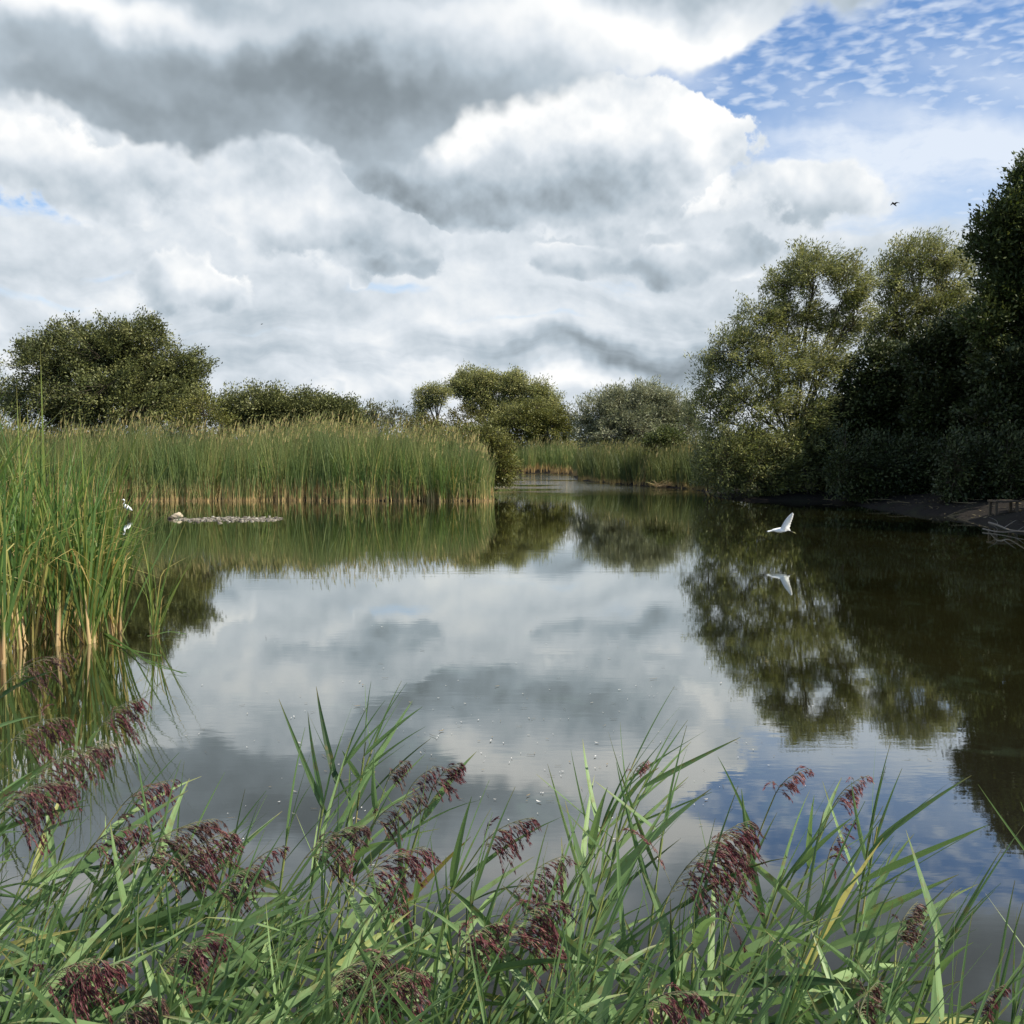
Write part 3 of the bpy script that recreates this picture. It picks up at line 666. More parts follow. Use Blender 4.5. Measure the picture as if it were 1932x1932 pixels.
tag(g.build('undergrowth', M['olive'], smooth=False), 'low olive scrub filling in under the trees all round the pond', kind='stuff')

# ------------------------------------------------------------------ reed beds (masses nobody could count)
def scatter(poly, n, rg):
    poly = np.array(poly, float); lo, hi = poly.min(0), poly.max(0); out = np.zeros((0, 2))
    while len(out) < n:
        p = lo + rg.random((n * 2, 2)) * (hi - lo)
        ins = np.zeros(len(p), bool)
        for i in range(len(poly)):
            a, b = poly[i], poly[(i + 1) % len(poly)]
            c = (a[1] > p[:, 1]) != (b[1] > p[:, 1])
            ins ^= c & (p[:, 0] < (b[0] - a[0]) * (p[:, 1] - a[1]) / (b[1] - a[1] + 1e-12) + a[0])
        out = np.concatenate([out, p[ins]])
    return out[:n]
def blade_prof(t): return np.minimum(1, .6 + t) * (1 - t ** 2.5)
def bed(name, label, poly, n, H, mat, seed, blades=4, Wd=.022, extra=None, clump=1., taper=False):
    rg = np.random.default_rng(seed)
    p = scatter(poly, n, rg)
    if extra is not None: p = np.concatenate([p, extra])
    # plants stand in loose tufts that lean the same way
    tx = np.sin(p[:, 0] * 2.1 + 1.7 * np.sin(p[:, 1] * 1.1)) + .6 * np.sin(p[:, 0] * 5.3 + p[:, 1] * 3.)
    g = Geo()
    z = np.maximum(ground_z(p[:, 0], p[:, 1]), -.05)
    hh = H * (.96 + .07 * np.sin(p[:, 0] * .9 + p[:, 1] * .35) + .04 * np.sin(p[:, 0] * 2.7 + p[:, 1]) + .03 * np.sin(p[:, 0] * 7.1)) * (1 + rg.normal(0, .075, len(p))) * (np.interp(p[:, 0], (-4, -2.4, -1.4, -.8), (1, .93, .80, .60)) if taper else 1)
    for b in range(blades):
        m_ = len(p)
        base = np.stack([p[:, 0] + rg.normal(0, .035, m_), p[:, 1] + rg.normal(0, .035, m_), z], -1)
        hd = np.where(tx + rg.normal(0, .9, m_) > -.2, 0., math.pi) + rg.normal(0, .9, m_)
        L = hh * rg.uniform(.62, 1.04, m_) * (1 if b < 2 else .92)
        lean = np.abs(rg.normal(0, .08, m_)) + np.abs(tx) * .06 * clump
        droop = rg.gamma(1.6, .12, m_)
        ti = np.clip(rg.normal(.40, .15, m_) + .16 * np.sin(p[:, 0] * 3.7 + 2 * np.sin(p[:, 0] * 1.3)) + .06 * tx + (rg.random(m_) < .07) * .5, 0, 1)
        g.strips(base, hd, L, Wd * rg.uniform(.6, 1.2, m_), lean, droop, ti, 5, twist=rg.uniform(-.9, .9, m_), prof=blade_prof)
    # feathery seed heads along the top
    m_ = int(len(p) * .42); k = rg.choice(len(p), m_, replace=False)
    base = np.stack([p[k, 0], p[k, 1], z[k] + hh[k] * rg.uniform(.80, .98, m_)], -1)
    g.strips(base, rg.normal(0, .7, m_), rg.uniform(.14, .30, m_), rg.uniform(.025, .05, m_), .1, .6, np.clip(rg.normal(.86, .10, m_), 0, 1), 2, twist=rg.uniform(-.8, .8, m_), prof=lambda t: np.sin(np.clip(t * .85 + .12, 0, 1) * math.pi))
    # snapped, straw-coloured stems at the foot
    m_ = int(len(p) * .35); k = rg.choice(len(p), m_, replace=False)
    base = np.stack([p[k, 0], p[k, 1], z[k]], -1)
    g.strips(base, rg.uniform(0, 6.3, m_), rg.uniform(.35, .9, m_), rg.uniform(.012, .026, m_), np.abs(rg.normal(0, .28, m_)), .1, 1., 2, twist=rg.uniform(-.9, .9, m_))
    if extra is not None:      # pale bare stems standing in the water along the front
        f = extra[extra[:, 1] < 38.6]; f = np.repeat(f, 5, 0) + rg.normal(0, .16, (len(f) * 5, 2)); m_ = len(f)
        base = np.stack([f[:, 0], f[:, 1] - .06, np.full(m_, -.05)], -1)
        g.strips(base, rg.uniform(0, 6.3, m_), rg.uniform(.35, .95, m_), rg.uniform(.018, .036, m_), np.abs(rg.normal(0, .09, m_)) + (rg.random(m_) < .08) * rg.uniform(.3, .9, m_), .05, rg.uniform(.2, 1., m_), 2, twist=rg.uniform(-.6, .9, m_), prof=lambda t: 1 - .5 * t)
    return tag(g.build(name, M[mat], smooth=False), label, kind='stuff')
FRONT = [(-24, 39.4), (-12, 38.5), (-6, 38.1), (-2.2, 37.7), (-.95, 38.1), (-.8, 40.5)]
rge = np.random.default_rng(31); EX = np.stack([rge.normal(-1.2, .22, 130), rge.uniform(37.8, 42, 130)], -1)
EX = np.concatenate([EX, np.stack([rge.uniform(-16, -1, 160), 38.3 - np.abs(rge.normal(0, .22, 160))], -1)])
bed('reed_bed', 'tall green reed bed with buff heads along the left bank', FRONT + [(-1.2, 44), (-3, 47), (-26, 47)], 7600, 2.68, 'bed', 5, blades=4, taper=True, extra=EX)
bed('reed_bed', 'far strip of reeds closing the end of the channel', [(-2, 70), (-1, 80), (0, 84.4), (2.6, 83.9), (4.6, 80), (4.2, 72), (7, 74), (8, 90), (-4, 92), (-5, 70)], 2600, 2.35, 'bed', 6, blades=3, Wd=.04)
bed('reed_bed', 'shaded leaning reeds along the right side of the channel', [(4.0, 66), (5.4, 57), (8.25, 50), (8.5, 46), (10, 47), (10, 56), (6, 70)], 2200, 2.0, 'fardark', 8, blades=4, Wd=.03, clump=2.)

# ------------------------------------------------------------------ single cattail plants
def cattail_geo(rg, H, nl=7, straw=.5, broken=1, seg=8, wd=.024, spread=.17):
    lv, sh = Geo(), Geo()
    n = nl
    base = np.stack([rg.normal(0, .022, n), rg.normal(0, .022, n), np.full(n, .0)], -1)
    ti = np.clip(rg.normal(.48, .24, n), 0, .97)
    lv.strips(base, rg.normal(0, 1.4, n) + (rg.random(n) < .35) * math.pi, H * rg.uniform(.70, 1.04, n), wd * rg.uniform(.7, 1.25, n), np.abs(rg.normal(0, spread, n)) + .015, rg.gamma(1.5, .20, n), ti, seg, twist=rg.uniform(-1.2, 1.2, n), prof=blade_prof)
    if broken:
        n = broken; base = np.stack([rg.normal(0, .02, n), rg.normal(0, .02, n), np.zeros(n)], -1)
        lv.strips(base, rg.normal(0, .9, n), H * rg.uniform(.6, .9, n), wd * rg.uniform(.7, 1., n), np.abs(rg.normal(0, .14, n)), .3, np.clip(rg.normal(.93, .08, n), 0, 1), seg * 2, twist=rg.uniform(-1., 1., n), prof=blade_prof,
                  bent=(rg.uniform(.45, .75, n), rg.uniform(.8, 1.9, n)))
    a = rg.uniform(0, 6.3); hs = rg.uniform(.30, .62)
    l = rg.normal(0, .05, 2)
    for j in range(2):
        o = rg.normal(0, .018, 2)
        z = np.linspace(0, hs * (1 - .2 * j), 5)
        sh.tube(np.stack([o[0] + l[0] * z, o[1] + l[1] * z, z], -1), np.linspace(.020, .009, 5) * (1 - .2 * j), 6, np.clip(rg.normal(.4, .25), 0, 1))
    n = 2
    sh.strips(np.stack([rg.normal(0, .02, n), rg.normal(0, .02, n), np.zeros(n)], -1), rg.uniform(0, 6.3, n), rg.uniform(.2, .5, n), .02, np.abs(rg.normal(.2, .2, n)), .5, rg.uniform(.2, 1, n), 4)
    return lv, sh
def cattail_proto(seed, H, **kw):
    rg = np.random.default_rng(seed)
    lv, sh = cattail_geo(rg, H, **kw)
    root = thing('cattail', '', 'cattail')
    lv.build('leaves', M['cattail'], root, smooth=False); sh.build('sheath', M['sheath'], root)
    return root
rg = np.random.default_rng(77)
near_protos = [cattail_proto(100 + i, 2.1, nl=6 + i % 3, broken=1 + i % 3) for i in range(10)]
used = set()
def put_cattail(protos, x, y, sc, label, group, rz):
    i = int(rg.integers(len(protos))); z = max(float(ground_z(np.array([x]), np.array([y]))[0]), -.06)
    o = protos[i]
    if id(o) in used: copy_thing(o, (x, y, z), rz, sc, label, group)
    else:
        used.add(id(o)); o.location = (x, y, z); o.rotation_euler = (0, 0, rz); o.scale = (sc,) * 3; tag(o, label, None, group)
# the stand on the left
GL = 'cattails in the near stand on the left'
for x, y in scatter([(-7.2, 8.6), (-4.15, 8.9), (-3.9, 9.8), (-4.1, 10.8), (-4.6, 12.6), (-9, 13.5)], 145, rg):
    d = (y - 8.6) / 4
    put_cattail(near_protos, x, y, rg.uniform(.84, 1.24) * (np.interp(x, (-6.5, -5., -4.2), (1.22, 1.14, .9))), 'tall green cattail in the thick near stand at the left edge', GL, rg.uniform(-.7, .7))
for x, y in scatter([(-4.15, 9.7), (-3.84, 9.9), (-3.88, 10.9), (-4.15, 10.9)], 10, rg):
    put_cattail(near_protos, x, y, rg.uniform(.82, .96), 'cattail with bare straw-coloured foot at the right end of the near stand', GL, rg.uniform(-.5, .5))
for k, (x, y) in enumerate(((-3.50, 10.25), (-3.54, 10.35), (-3.46, 10.32))):
    put_cattail(near_protos, x, y, (.62, .52, .46)[k], 'short cattail standing by itself in the water right of the near stand', GL, rg.uniform(-.5, .5))
for x, y in scatter([(-9.0, 13.6), (-6.6, 13.2), (-9.5, 21.), (-12, 22)], 26, rg):
    put_cattail(near_protos, x, y, rg.uniform(.95, 1.15), 'tall green cattail in the thick near stand at the left edge', GL, rg.uniform(-.7, .7))
# front row of the far bed
far_protos = [cattail_proto(140 + i, 2.35, nl=8, broken=1 + i % 2, seg=5, wd=.024, spread=.13) for i in range(6)]
for k in range(100):
    t = rg.random()
    P_ = np.array([(-20, 39.1), (-12, 38.6), (-6, 38.2), (-2.2, 37.8), (-.95, 38.2)]); s = t * 4; i = min(int(s), 3); p = P_[i] + (P_[i + 1] - P_[i]) * (s - i)
    put_cattail(far_protos, p[0] + rg.normal(0, .1), p[1] - rg.uniform(-.3, .32), rg.uniform(.80, 1.08) * float(np.interp(p[0], (-4, -2.4, -1.2), (1, .9, .7))), 'cattail with straw foot in the front row of the reed bed across the pond', 'cattails along the front of the far reed bed', rg.uniform(-1, 1))
lone = cattail_proto(171, 2.1, nl=16, broken=0, seg=6, wd=.028, spread=.26)
tag(lone, 'bushy cattail clump fanning out over the water midway along the reed bed', None, 'cattails along the front of the far reed bed'); lone.location = (-6.45, 37.9, -.05)

# drowned leaves off the near stand
for k, (pts, ti) in enumerate((([(196, 1196), (240, 1226), (285, 1262), (352, 1273)], .3), ([(190, 1188), (270, 1250), (345, 1274)], .2), ([(205, 1215), (262, 1236), (308, 1246), (296, 1232)], .35), ([(278, 1203), (318, 1198), (352, 1199)], .3))):
    g = Geo(); p = np.array([on_z(a, b) for a, b in pts]); n = 9
    q = np.stack([np.interp(np.linspace(0, len(p) - 1, n), np.arange(len(p)), p[:, i]) for i in range(3)], -1); q[:, 2] = .012 + .02 * np.sin(np.linspace(0, 3, n)) ** 2
    tg = unit(np.gradient(q, axis=0)); sd = np.stack([-tg[:, 1], tg[:, 0], tg[:, 2] * 0], -1) * .012 * np.linspace(1, .2, n)[:, None]
    v = np.stack([q - sd, q + sd + np.array((0, 0, .004))], 1).reshape(-1, 3); i = np.arange(n - 1) * 2
    g.add(v, np.stack([i, i + 1, i + 3, i + 2], -1), ti, np.repeat(np.linspace(.2, .6, n), 2))
    tag(g.build('fallen_leaf', M['cattail']), ('longest dark leaf fallen flat on the water beside the near cattails', 'dark leaf fallen flat on the water, crossing the longest one', 'folded dark leaf with a kinked tip lying on the water by the cattails', 'short straight dark leaf afloat by the lone short cattail')[k], 'fallen leaf', 'fallen cattail leaves on the water')

# ------------------------------------------------------------------ common reeds at the photographer's feet
def reed_leaf(g, rg, base, d0, L, Wd, droop, tint, n=7):
    """creased blade from base along d0, bending down"""
    d = d0.copy(); p = base.copy(); pts = [p.copy()]; ds = L / n; tgs = [d.copy()]
    for i in range(n):
        d = unit(d + np.array((.018, 0, -droop * (.3 + i / n))) )
        p = p + d * ds; pts.append(p.copy()); tgs.append(d.copy())
    pts = np.array(pts); tgs = np.array(tgs); t = np.linspace(0, 1, n + 1)
    roll = rg.uniform(-1.5, 1.5)
    sd = unit(np.cross(tgs, np.array((0, 0, 1.)) + rg.normal(0, .2, 3))); nr = np.cross(sd, tgs)
    tw = roll + t * rg.normal(0, .5)
    s2 = sd * np.cos(tw)[:, None] + nr * np.sin(tw)[:, None]; n2 = np.cross(s2, tgs)
    w = Wd * .5 * np.minimum(1, .30 + t * 3.6) * (1 - t) ** .75; w = np.maximum(w, .0005)[:, None]
    v = np.stack([pts - s2 * w + n2 * w * .28, pts, pts + s2 * w + n2 * w * .28], 1).reshape(-1, 3)
    i = np.arange(n)[:, None] * 3; j = np.arange(2)[None]
    g.add(v, np.stack([i + j, i + j + 1, i + j + 4, i + j + 3], -1), tint, np.repeat(t, 3))
def plume_geo(g, gr, rg, p0, d0, Lp, side, fat=1., ln=1.):
    """drooping panicle: a nodding main stalk, whorls of long hanging branches beaded with small spikelets"""
    n = 10; d = d0.copy(); p = p0.copy(); pts = [p.copy()]
    for i in range(n):
        d = unit(d + np.array((side * .06, 0, -.05 - .03 * i / n)))
        p = p + d * Lp / n; pts.append(p.copy())
    pts = np.array(pts); gr.tube(pts, np.linspace(.0016, .0005, n + 1), 4, .4)
    P, D, N, T = [], [], [], []
    for i in range(1, n + 1):
        t = i / n
        for b in range(max(2, int(round(3.2 * fat)))):
            L = Lp * (.60 * (1 - t) ** .8 + .20) * rg.uniform(.55, 1.2) * ln
            ax = unit(pts[i] - pts[i - 1])
            o = unit(rg.normal(0, 1, 3) * np.array((1, 1, .3)) + np.array((side * .7, 0, -.1)))
            d = unit(ax * .8 + o * rg.uniform(.3, .8)); p = pts[i] - ax * rg.uniform(0, Lp / n); m_ = 7; q = [p.copy()]
            dr = rg.uniform(.20, .42)
            for k in range(m_):
                d = unit(d + np.array((side * .05, 0, -dr)) + rg.normal(0, .05, 3))
                p = p + d * L / m_; q.append(p.copy())
            q = np.array(q); gr.tube(q, np.linspace(.0007, .0003, m_ + 1), 3, .6)
            ns = max(6, int(L / .0017)); s = rg.uniform(.16, 1.06, ns) ** .8; tb = rg.normal(0, .16)
            pos = np.stack([np.interp(s * m_, np.arange(m_ + 1), q[:, c]) for c in range(3)], -1) + rg.normal(0, .0016, (ns, 3))
            ki = np.clip((s * m_).astype(int), 0, m_ - 1); tg = unit(q[ki + 1] - q[ki])
            P.append(pos); D.append(unit(tg + rg.normal(0, .17, (ns, 3)) + np.array((side * .05, 0, -.15)))); N.append(unit(rg.normal(0, 1, (ns, 3))))
            T.append(np.clip(.45 + tb + rg.normal(0, .16, ns), 0, 1))
    P = np.concatenate(P); k = len(P)
    g.leaves(P, np.concatenate(D), np.concatenate(N), .0125 * rg.uniform(.7, 1.3, k), .0021 * rg.uniform(.7, 1.3, k), np.concatenate(T))
def reed(rg, top, lean, H, nleaf, label, group, plume=0., pmat='plume', side=1, leafL=(.24, .40), leafW=(.018, .034), first=.25, fat=1., droop=(.0, .10), ln=1., straight=False, upr=.55):
    """one reed: a stem from its root in the shallows up to `top`, leaves on alternate sides, perhaps a plume"""
    top = np.asarray(top, float)
    root = np.array((top[0] - lean * H, top[1] + rg.normal(0, .07), top[2] - H))
    ctl = root + np.array((lean * H * .38, 0, H * .58))
    path = bez(root, ctl, top, 14)
    t_ = thing('common_reed', label, 'reed', tuple(root), group)
    st, lf = Geo(), Geo()
    st.tube(path, np.linspace(.0042, .0018, 14), 6, np.clip(rg.normal(.5, .25), 0, 1))
    tg = unit(np.gradient(path, axis=0))
    for i in range(nleaf):
        t = first + (1 - first) * (i + rg.uniform(0, .5)) / nleaf
        f = min(t * 13, 12.99); k = int(f); p = path[k] + (path[k + 1] - path[k]) * (f - k)
        a = rg.normal(0, 1.2) + (0 if rg.random() < .58 else math.pi)
        out_ = np.array((math.cos(a) * side, math.sin(a), rg.uniform(-.1, .35)))
        d = unit(tg[k] * rg.uniform(upr, upr + .75) + out_ * rg.uniform(.55, 1.1))
        L = rg.uniform(*leafL) * (.75 + .35 * math.sin(min(1, t) * 3.0))
        ti = np.clip(rg.normal(.45, .28), 0, .88) if rg.random() > .022 else rg.uniform(.93, 1.)
        reed_leaf(lf, rg, p, d, L, rg.uniform(*leafW) * (L / leafL[1]) ** .5, rg.uniform(*droop), ti)
        # the leaf's sheath hugs the stem below it
        if k > 1: st.tube(path[k - 1:k + 1], (.0034, .0040), 5, np.clip(ti, .1, .6), [.5, .5], False)
    if not plume:      # the youngest leaves still rolled into a spear
        for i in range(2): reed_leaf(lf, rg, path[-2], unit(tg[-1] + rg.normal(0, .10, 3) + np.array((side * .1 * i, 0, 0))), rg.uniform(.22, .34), .010, rg.uniform(0, .03), rg.uniform(.2, .6))
    st.build('stem', M['reed_stem'], t_, origin=root)
    if lf.n: lf.build('leaves', M['reed_leaf'], t_, smooth=False, origin=root)
    if plume:
        pl, ra = Geo(), Geo()
        plume_geo(pl, ra, rg, top, tg[-1], plume, side, fat, ln)
        q = pl.build('plume', M[pmat], t_, smooth=False, origin=root)
        ra.build('stalk', M['rachis'], q, origin=root)
    return t_

def depth_for(py):      # nearer the lens, lower in the picture
    return float(np.interp(py, (1230, 1330, 1450, 1560, 1680, 1800, 1932, 2050), (4.9, 4.2, 3.35, 2.85, 2.45, 2.15, 1.9, 1.75)))
rg = np.random.default_rng(2024)
GP = 'plumed reeds along the near bank'
# (plume base x, y in the picture, plume length in picture units, lean, label, options)
PL = [
    (1462, 1500, 92, .26, 'reed with a tight upright pink plume, left of the pair standing clear over open water', dict(pmat='plume_pink', fat=.8, ln=.62, nleaf=3)),
    (1572, 1520, 95, .32, 'reed with a pinkish plume, right of the pair standing clear over open water', dict(pmat='plume_pink', fat=.8, ln=.62, nleaf=5)),
    (1560, 1630, 110, .2, 'reed with a narrow dark plume hanging behind a broad upright leaf', dict(ln=.5, fat=.7)),
    (1262, 1690, 215, .34, 'reed with the biggest dark plume, widest and most drooping of all', dict(fat=1.5, ln=1.15, nleaf=4)),
    (1310, 1640, 150, .36, 'reed whose wide plume overlaps the biggest one from behind', dict(fat=1.2, ln=1.1)),
    (1195, 1460, 40, .3, 'leafy reed with a tiny pink plume among its top leaves', dict(pmat='plume_pink', fat=.5, ln=.7, nleaf=8)),
    (815, 1490, 84, .3, 'reed with a short tousled plume, topmost right of the middle group', dict(ln=.9, fat=1.1)),
    (772, 1490, 80, .42, 'reed with a thin plume just left of the tousled topmost one', dict(ln=.7, fat=.7)),
    (730, 1475, 60, .3, 'reed with a small dark plume half behind leaves at the top of the middle group', dict(ln=.8)),
    (905, 1600, 130, .55, 'reed with a one-sided plume hanging to the right over open water in the middle', dict(ln=.8, fat=1.1, nleaf=4)),
    (700, 1560, 130, .5, 'reed with a drooping plume under the topmost middle group', dict(ln=.7)),
    (660, 1690, 190, .5, 'reed with a large hanging maroon plume left of the middle', dict(fat=1.4, ln=1.)),
    (575, 1620, 140, .6, 'reed with a plume arching right beside the large maroon one', dict(fat=1.1, ln=.85)),
    (960, 1700, 150, .45, 'reed with a loose plume right below the one-sided plume', dict(ln=.9)),
    (930, 1790, 170, .5, 'reed with a long ragged dark plume low in the middle', dict(ln=1.2, fat=1.1)),
    (860, 1800, 120, .5, 'reed with a blackish shaded plume low in the middle', dict(ln=1.)),
    (600, 1880, 170, .5, 'reed with a broad reddish plume near the bottom edge, left of the middle', dict(fat=1.3)),
    (690, 1900, 150, .45, 'reed with a dim plume near the bottom edge beside the broad reddish one', dict()),
    (1215, 1900, 140, .4, 'reed with a plume low at the bottom edge, right of the middle', dict(pmat='plume')),
    (1690, 1790, 110, .15, 'reed with a small slim plume low on the right', dict(ln=.8, fat=.8)),
    (1620, 1925, 90, .2, 'reed with a plume almost at the bottom edge on the right', dict(ln=.8)),
    (1840, 1920, 95, .25, 'reed with a stubby upright brown plume in the bottom right corner', dict(ln=.5, fat=.8)),
    (150, 1430, 95, .75, 'reed with a pale faded plume among the purple ones on the left', dict(pmat='plume_pale', ln=.5, fat=.6)),
    (190, 1370, 105, .5, 'reed with a bright purple plume in front of the cattail reflections', dict(fat=1.2)),
    (10, 1290, 130, .7, 'reed with the highest purple plume, against the cattail feet at the left edge', dict()),
    (20, 1400, 130, .75, 'reed with a dim purple plume under the highest one at the left edge', dict()),
    (60, 1470, 170, .8, 'reed with a long plume swept right, below the pale faded one', dict(fat=1.2, ln=.8)),
    (-10, 1530, 170, .8, 'reed with a heavy dark plume cut by the left edge', dict(fat=1.5)),
    (230, 1520, 120, .65, 'reed with a plume leaning over the water at the right rim of the left group', dict()),
    (240, 1640, 190, .6, 'reed with a big maroon plume, largest of the left group', dict(fat=1.5, ln=1.)),
    (330, 1640, 140, .55, 'reed with a plume right behind the largest one of the left group', dict(fat=1.1)),
    (170, 1600, 130, .7, 'reed with a thin shaded plume left of the largest one of the left group', dict(fat=.8)),
    (300, 1830, 150, .6, 'reed with a fluffy plume low on the left, bending right', dict(fat=1.3)),
    (70, 1870, 170, .6, 'reed with a wide plume low in the left corner', dict(fat=1.3)),
    (130, 1880, 130, .55, 'reed with a reddish plume beside the wide one in the left corner', dict()),
    (215, 1935, 120, .5, 'reed with a plume cut by the bottom edge in the left corner', dict()),
    (400, 1690, 110, .55, 'reed with a small plume between the left group and the middle group', dict()),
    (470, 1640, 90, .5, 'reed with a thin plume standing alone between the left and middle groups', dict(ln=.7, fat=.7)),
]
for px, py, sz, lean, lb, o in PL:
    Yd = depth_for(py) * .95; o = dict(o); nl = o.pop('nleaf', int(rg.integers(3, 6)))
    H = min(1.25, max(.75, float(at(px, py, Yd)[2]) + .12))
    if 'pmat' not in o and rg.random() < .3: o['pmat'] = 'plume_dusk'
    reed(rg, at(px, py, Yd), lean * .8, H, nl, lb, GP, plume=sz / 2004 * Yd * .97, first=.3, **o)
# leafy shoots that stand out
GL2 = 'leafy reeds along the near bank'
SH = [
    (655, 1420, .22, 'leafy reed shoot, leftmost of the tall ones beside the middle plumes'), (690, 1400, .10, 'tall leafy reed shoot with steep blades above the middle plumes'), (712, 1390, .25, 'tall leafy reed shoot whose blade points up and right above the middle plumes'), (615, 1490, .12, 'leafy reed shoot with slender blades left of the tall middle ones'),
    (545, 1560, .1, 'leafy reed shoot with blades slanting up and left, left of the middle'), (1150, 1530, .25, 'leafy reed shoot, left side of the tallest group right of the middle'), (1200, 1430, .30, 'tallest leafy reed shoot, its tip highest right of the middle'), (1225, 1460, .35, 'leafy reed shoot fanning right from the tallest group'), (1165, 1600, .2, 'broad-leaved reed shoot at the foot of the tallest group'),
    (1255, 1540, .1, 'leafy reed shoot with one stiff blade right of the tallest group'), (1640, 1590, .05, 'lone leafy reed shoot with level blades on the right'), (1655, 1560, .1, 'leafy reed shoot with an upright tip over open water on the right'), (1510, 1620, .25, 'broad leafy reed shoot between the two pink-plumed reeds'), (1480, 1640, .2, 'leafy reed shoot under the left pink plume'), (1545, 1700, .15, 'reed with one very broad upright blade below the right pink plume'),
    (1800, 1750, .25, 'slender reed shoot with pale steep blades near the right corner'), (860, 1640, .15, 'leafy reed shoot right of the middle plumes'), (1060, 1700, .3, 'leafy reed shoot in the gap right of the low middle plumes')]
for px, py, lean, lb in SH:
    Yd = depth_for(py) * .97
    H = min(1.3, max(.8, float(at(px, py, Yd)[2]) + .1))
    reed(rg, at(px, py, Yd), lean * 1.1, H, int(rg.integers(7, 10)), lb, GL2, first=.30, leafL=(.26, .42), leafW=(.018, .034), droop=(-.01, .05), upr=.6)
# right edge: long blades of reeds leaning in from outside the frame
for px, py, lean, lb in ((1985, 1640, -.25, 'reed leaning in from the right edge with long blades, upper one'), (2010, 1800, -.3, 'reed leaning in from the right edge with long blades, lower one')):
    Yd = 2.6
    reed(rg, at(px, py, Yd), lean, 1.0, 7, lb, GL2, side=-1, leafL=(.34, .5), leafW=(.010, .016), droop=(0, .03), upr=.8)
# the thick stand below
sky_x = (0, 150, 300, 430, 520, 640, 740, 860, 960, 1060, 1120, 1220, 1320, 1420, 1520, 1640, 1740, 1850, 1932)
sky_y = (1400, 1420, 1500, 1660, 1640, 1560, 1560, 1640, 1700, 1720, 1660, 1620, 1700, 1740, 1700, 1720, 1790, 1830, 1840)
LB = {0: 'leafy green reed without a plume in the thick tangle at the bottom left', 1: 'leafy green reed without a plume in the low stand along the bottom middle', 2: 'leafy green reed without a plume in the sparse low stand at the bottom right'}
n_left = 0
while n_left < 215:
    px = rg.uniform(-80, 1990)
    if rg.random() > np.interp(px, (0, 450, 800, 1100, 1500, 1932), (1, 1, .75, .6, .52, .38)): continue
    y0 = np.interp(px, sky_x, sky_y)
    py = y0 + rg.random() ** .8 * (2060 - y0)
    Yd = depth_for(py) * rg.uniform(.93, 1.1)
    top = at(px, py, Yd)
    H = min(1.2, max(.55, float(top[2]) + .1))
    zone = 0 if px < 620 else 1 if px < 1330 else 2
    lean = rg.normal(.36 if px < 700 else .22, .20)
    reed(rg, top, lean, H, int(rg.integers(5, 8)), LB[zone], GL2, first=.22, leafL=(.22, .40), leafW=(.022, .044), droop=(-.01, .15), upr=.08)
    n_left += 1

# ------------------------------------------------------------------ birds
def skin_mesh(name, mat, pts, edges, radii, parent=None, sub=2):
    me = bpy.data.meshes.new(name); me.from_pydata([tuple(p) for p in pts], edges, [])
    o = bpy.data.objects.new(name, me); COL.objects.link(o)
    sk = o.modifiers.new('skin', 'SKIN'); 
    if not me.skin_vertices: me.attributes  # layer is made by the modifier below
    bpy.context.view_layer.objects.active = o
    if not me.skin_vertices: bpy.ops.object.skin_root_mark() if False else None
    return o
def lathe(g, path, rad, flat=1., sides=12, tint=.5):
    """round body along a path; flat squashes it sideways"""
    path = np.asarray(path, float); n0 = g.n
    g.tube(path, rad, sides, tint)
def ellbow(p, r, n=4):
    """smooth path and radii through the given joints"""
    p = np.asarray(p, float); r = np.asarray(r, float); m_ = (len(p) - 1) * n + 1
    s = np.linspace(0, len(p) - 1, m_); out = []
    for c in range(3):
        k = np.arange(len(p)); y = p[:, c]; d = np.gradient(y)
        i = np.clip(s.astype(int), 0, len(p) - 2); f = s - i
        h00, h10, h01, h11 = 2 * f**3 - 3 * f**2 + 1, f**3 - 2 * f**2 + f, -2 * f**3 + 3 * f**2, f**3 - f**2
        out.append(h00 * y[i] + h10 * d[i] + h01 * y[i + 1] + h11 * d[i + 1])
    return np.stack(out, -1), np.interp(s, np.arange(len(r)), r)
def wing_geo(g, sh, el, tip, chord0, chord1, back, thick=.006):
    """wing from shoulder over the wrist to the tip, with a feathered trailing edge"""
    sh, el, tip, back = (np.asarray(a, float) for a in (sh, el, tip, back))
    n = 16; s = np.linspace(0, 1, n)[:, None]
    lead = bez(sh, el, tip, n); ch = (chord0 + (chord1 - chord0) * s) * np.sqrt(np.clip(1.06 - s ** 5, 0, 1)); ch[-1] *= .25
    saw = (1 + .10 * (np.arange(n) % 2))[:, None]
    trail = lead + back * ch * saw
    up = unit(np.cross(tip - sh, back)) * thick
    rows = [lead, lead * .7 + trail * .3 + up * 1.6, trail, lead * .7 + trail * .3 - up]
    v = np.stack(rows, 1).reshape(-1, 3); i = np.arange(n - 1)[:, None] * 4; j = np.arange(4)[None]; k = (j + 1) % 4
    g.add(v, np.stack([i + j, i + k, i + 4 + k, i + 4 + j], -1).reshape(-1, 4))
    g.add(v[-4:], [[0, 1, 2, 3]])
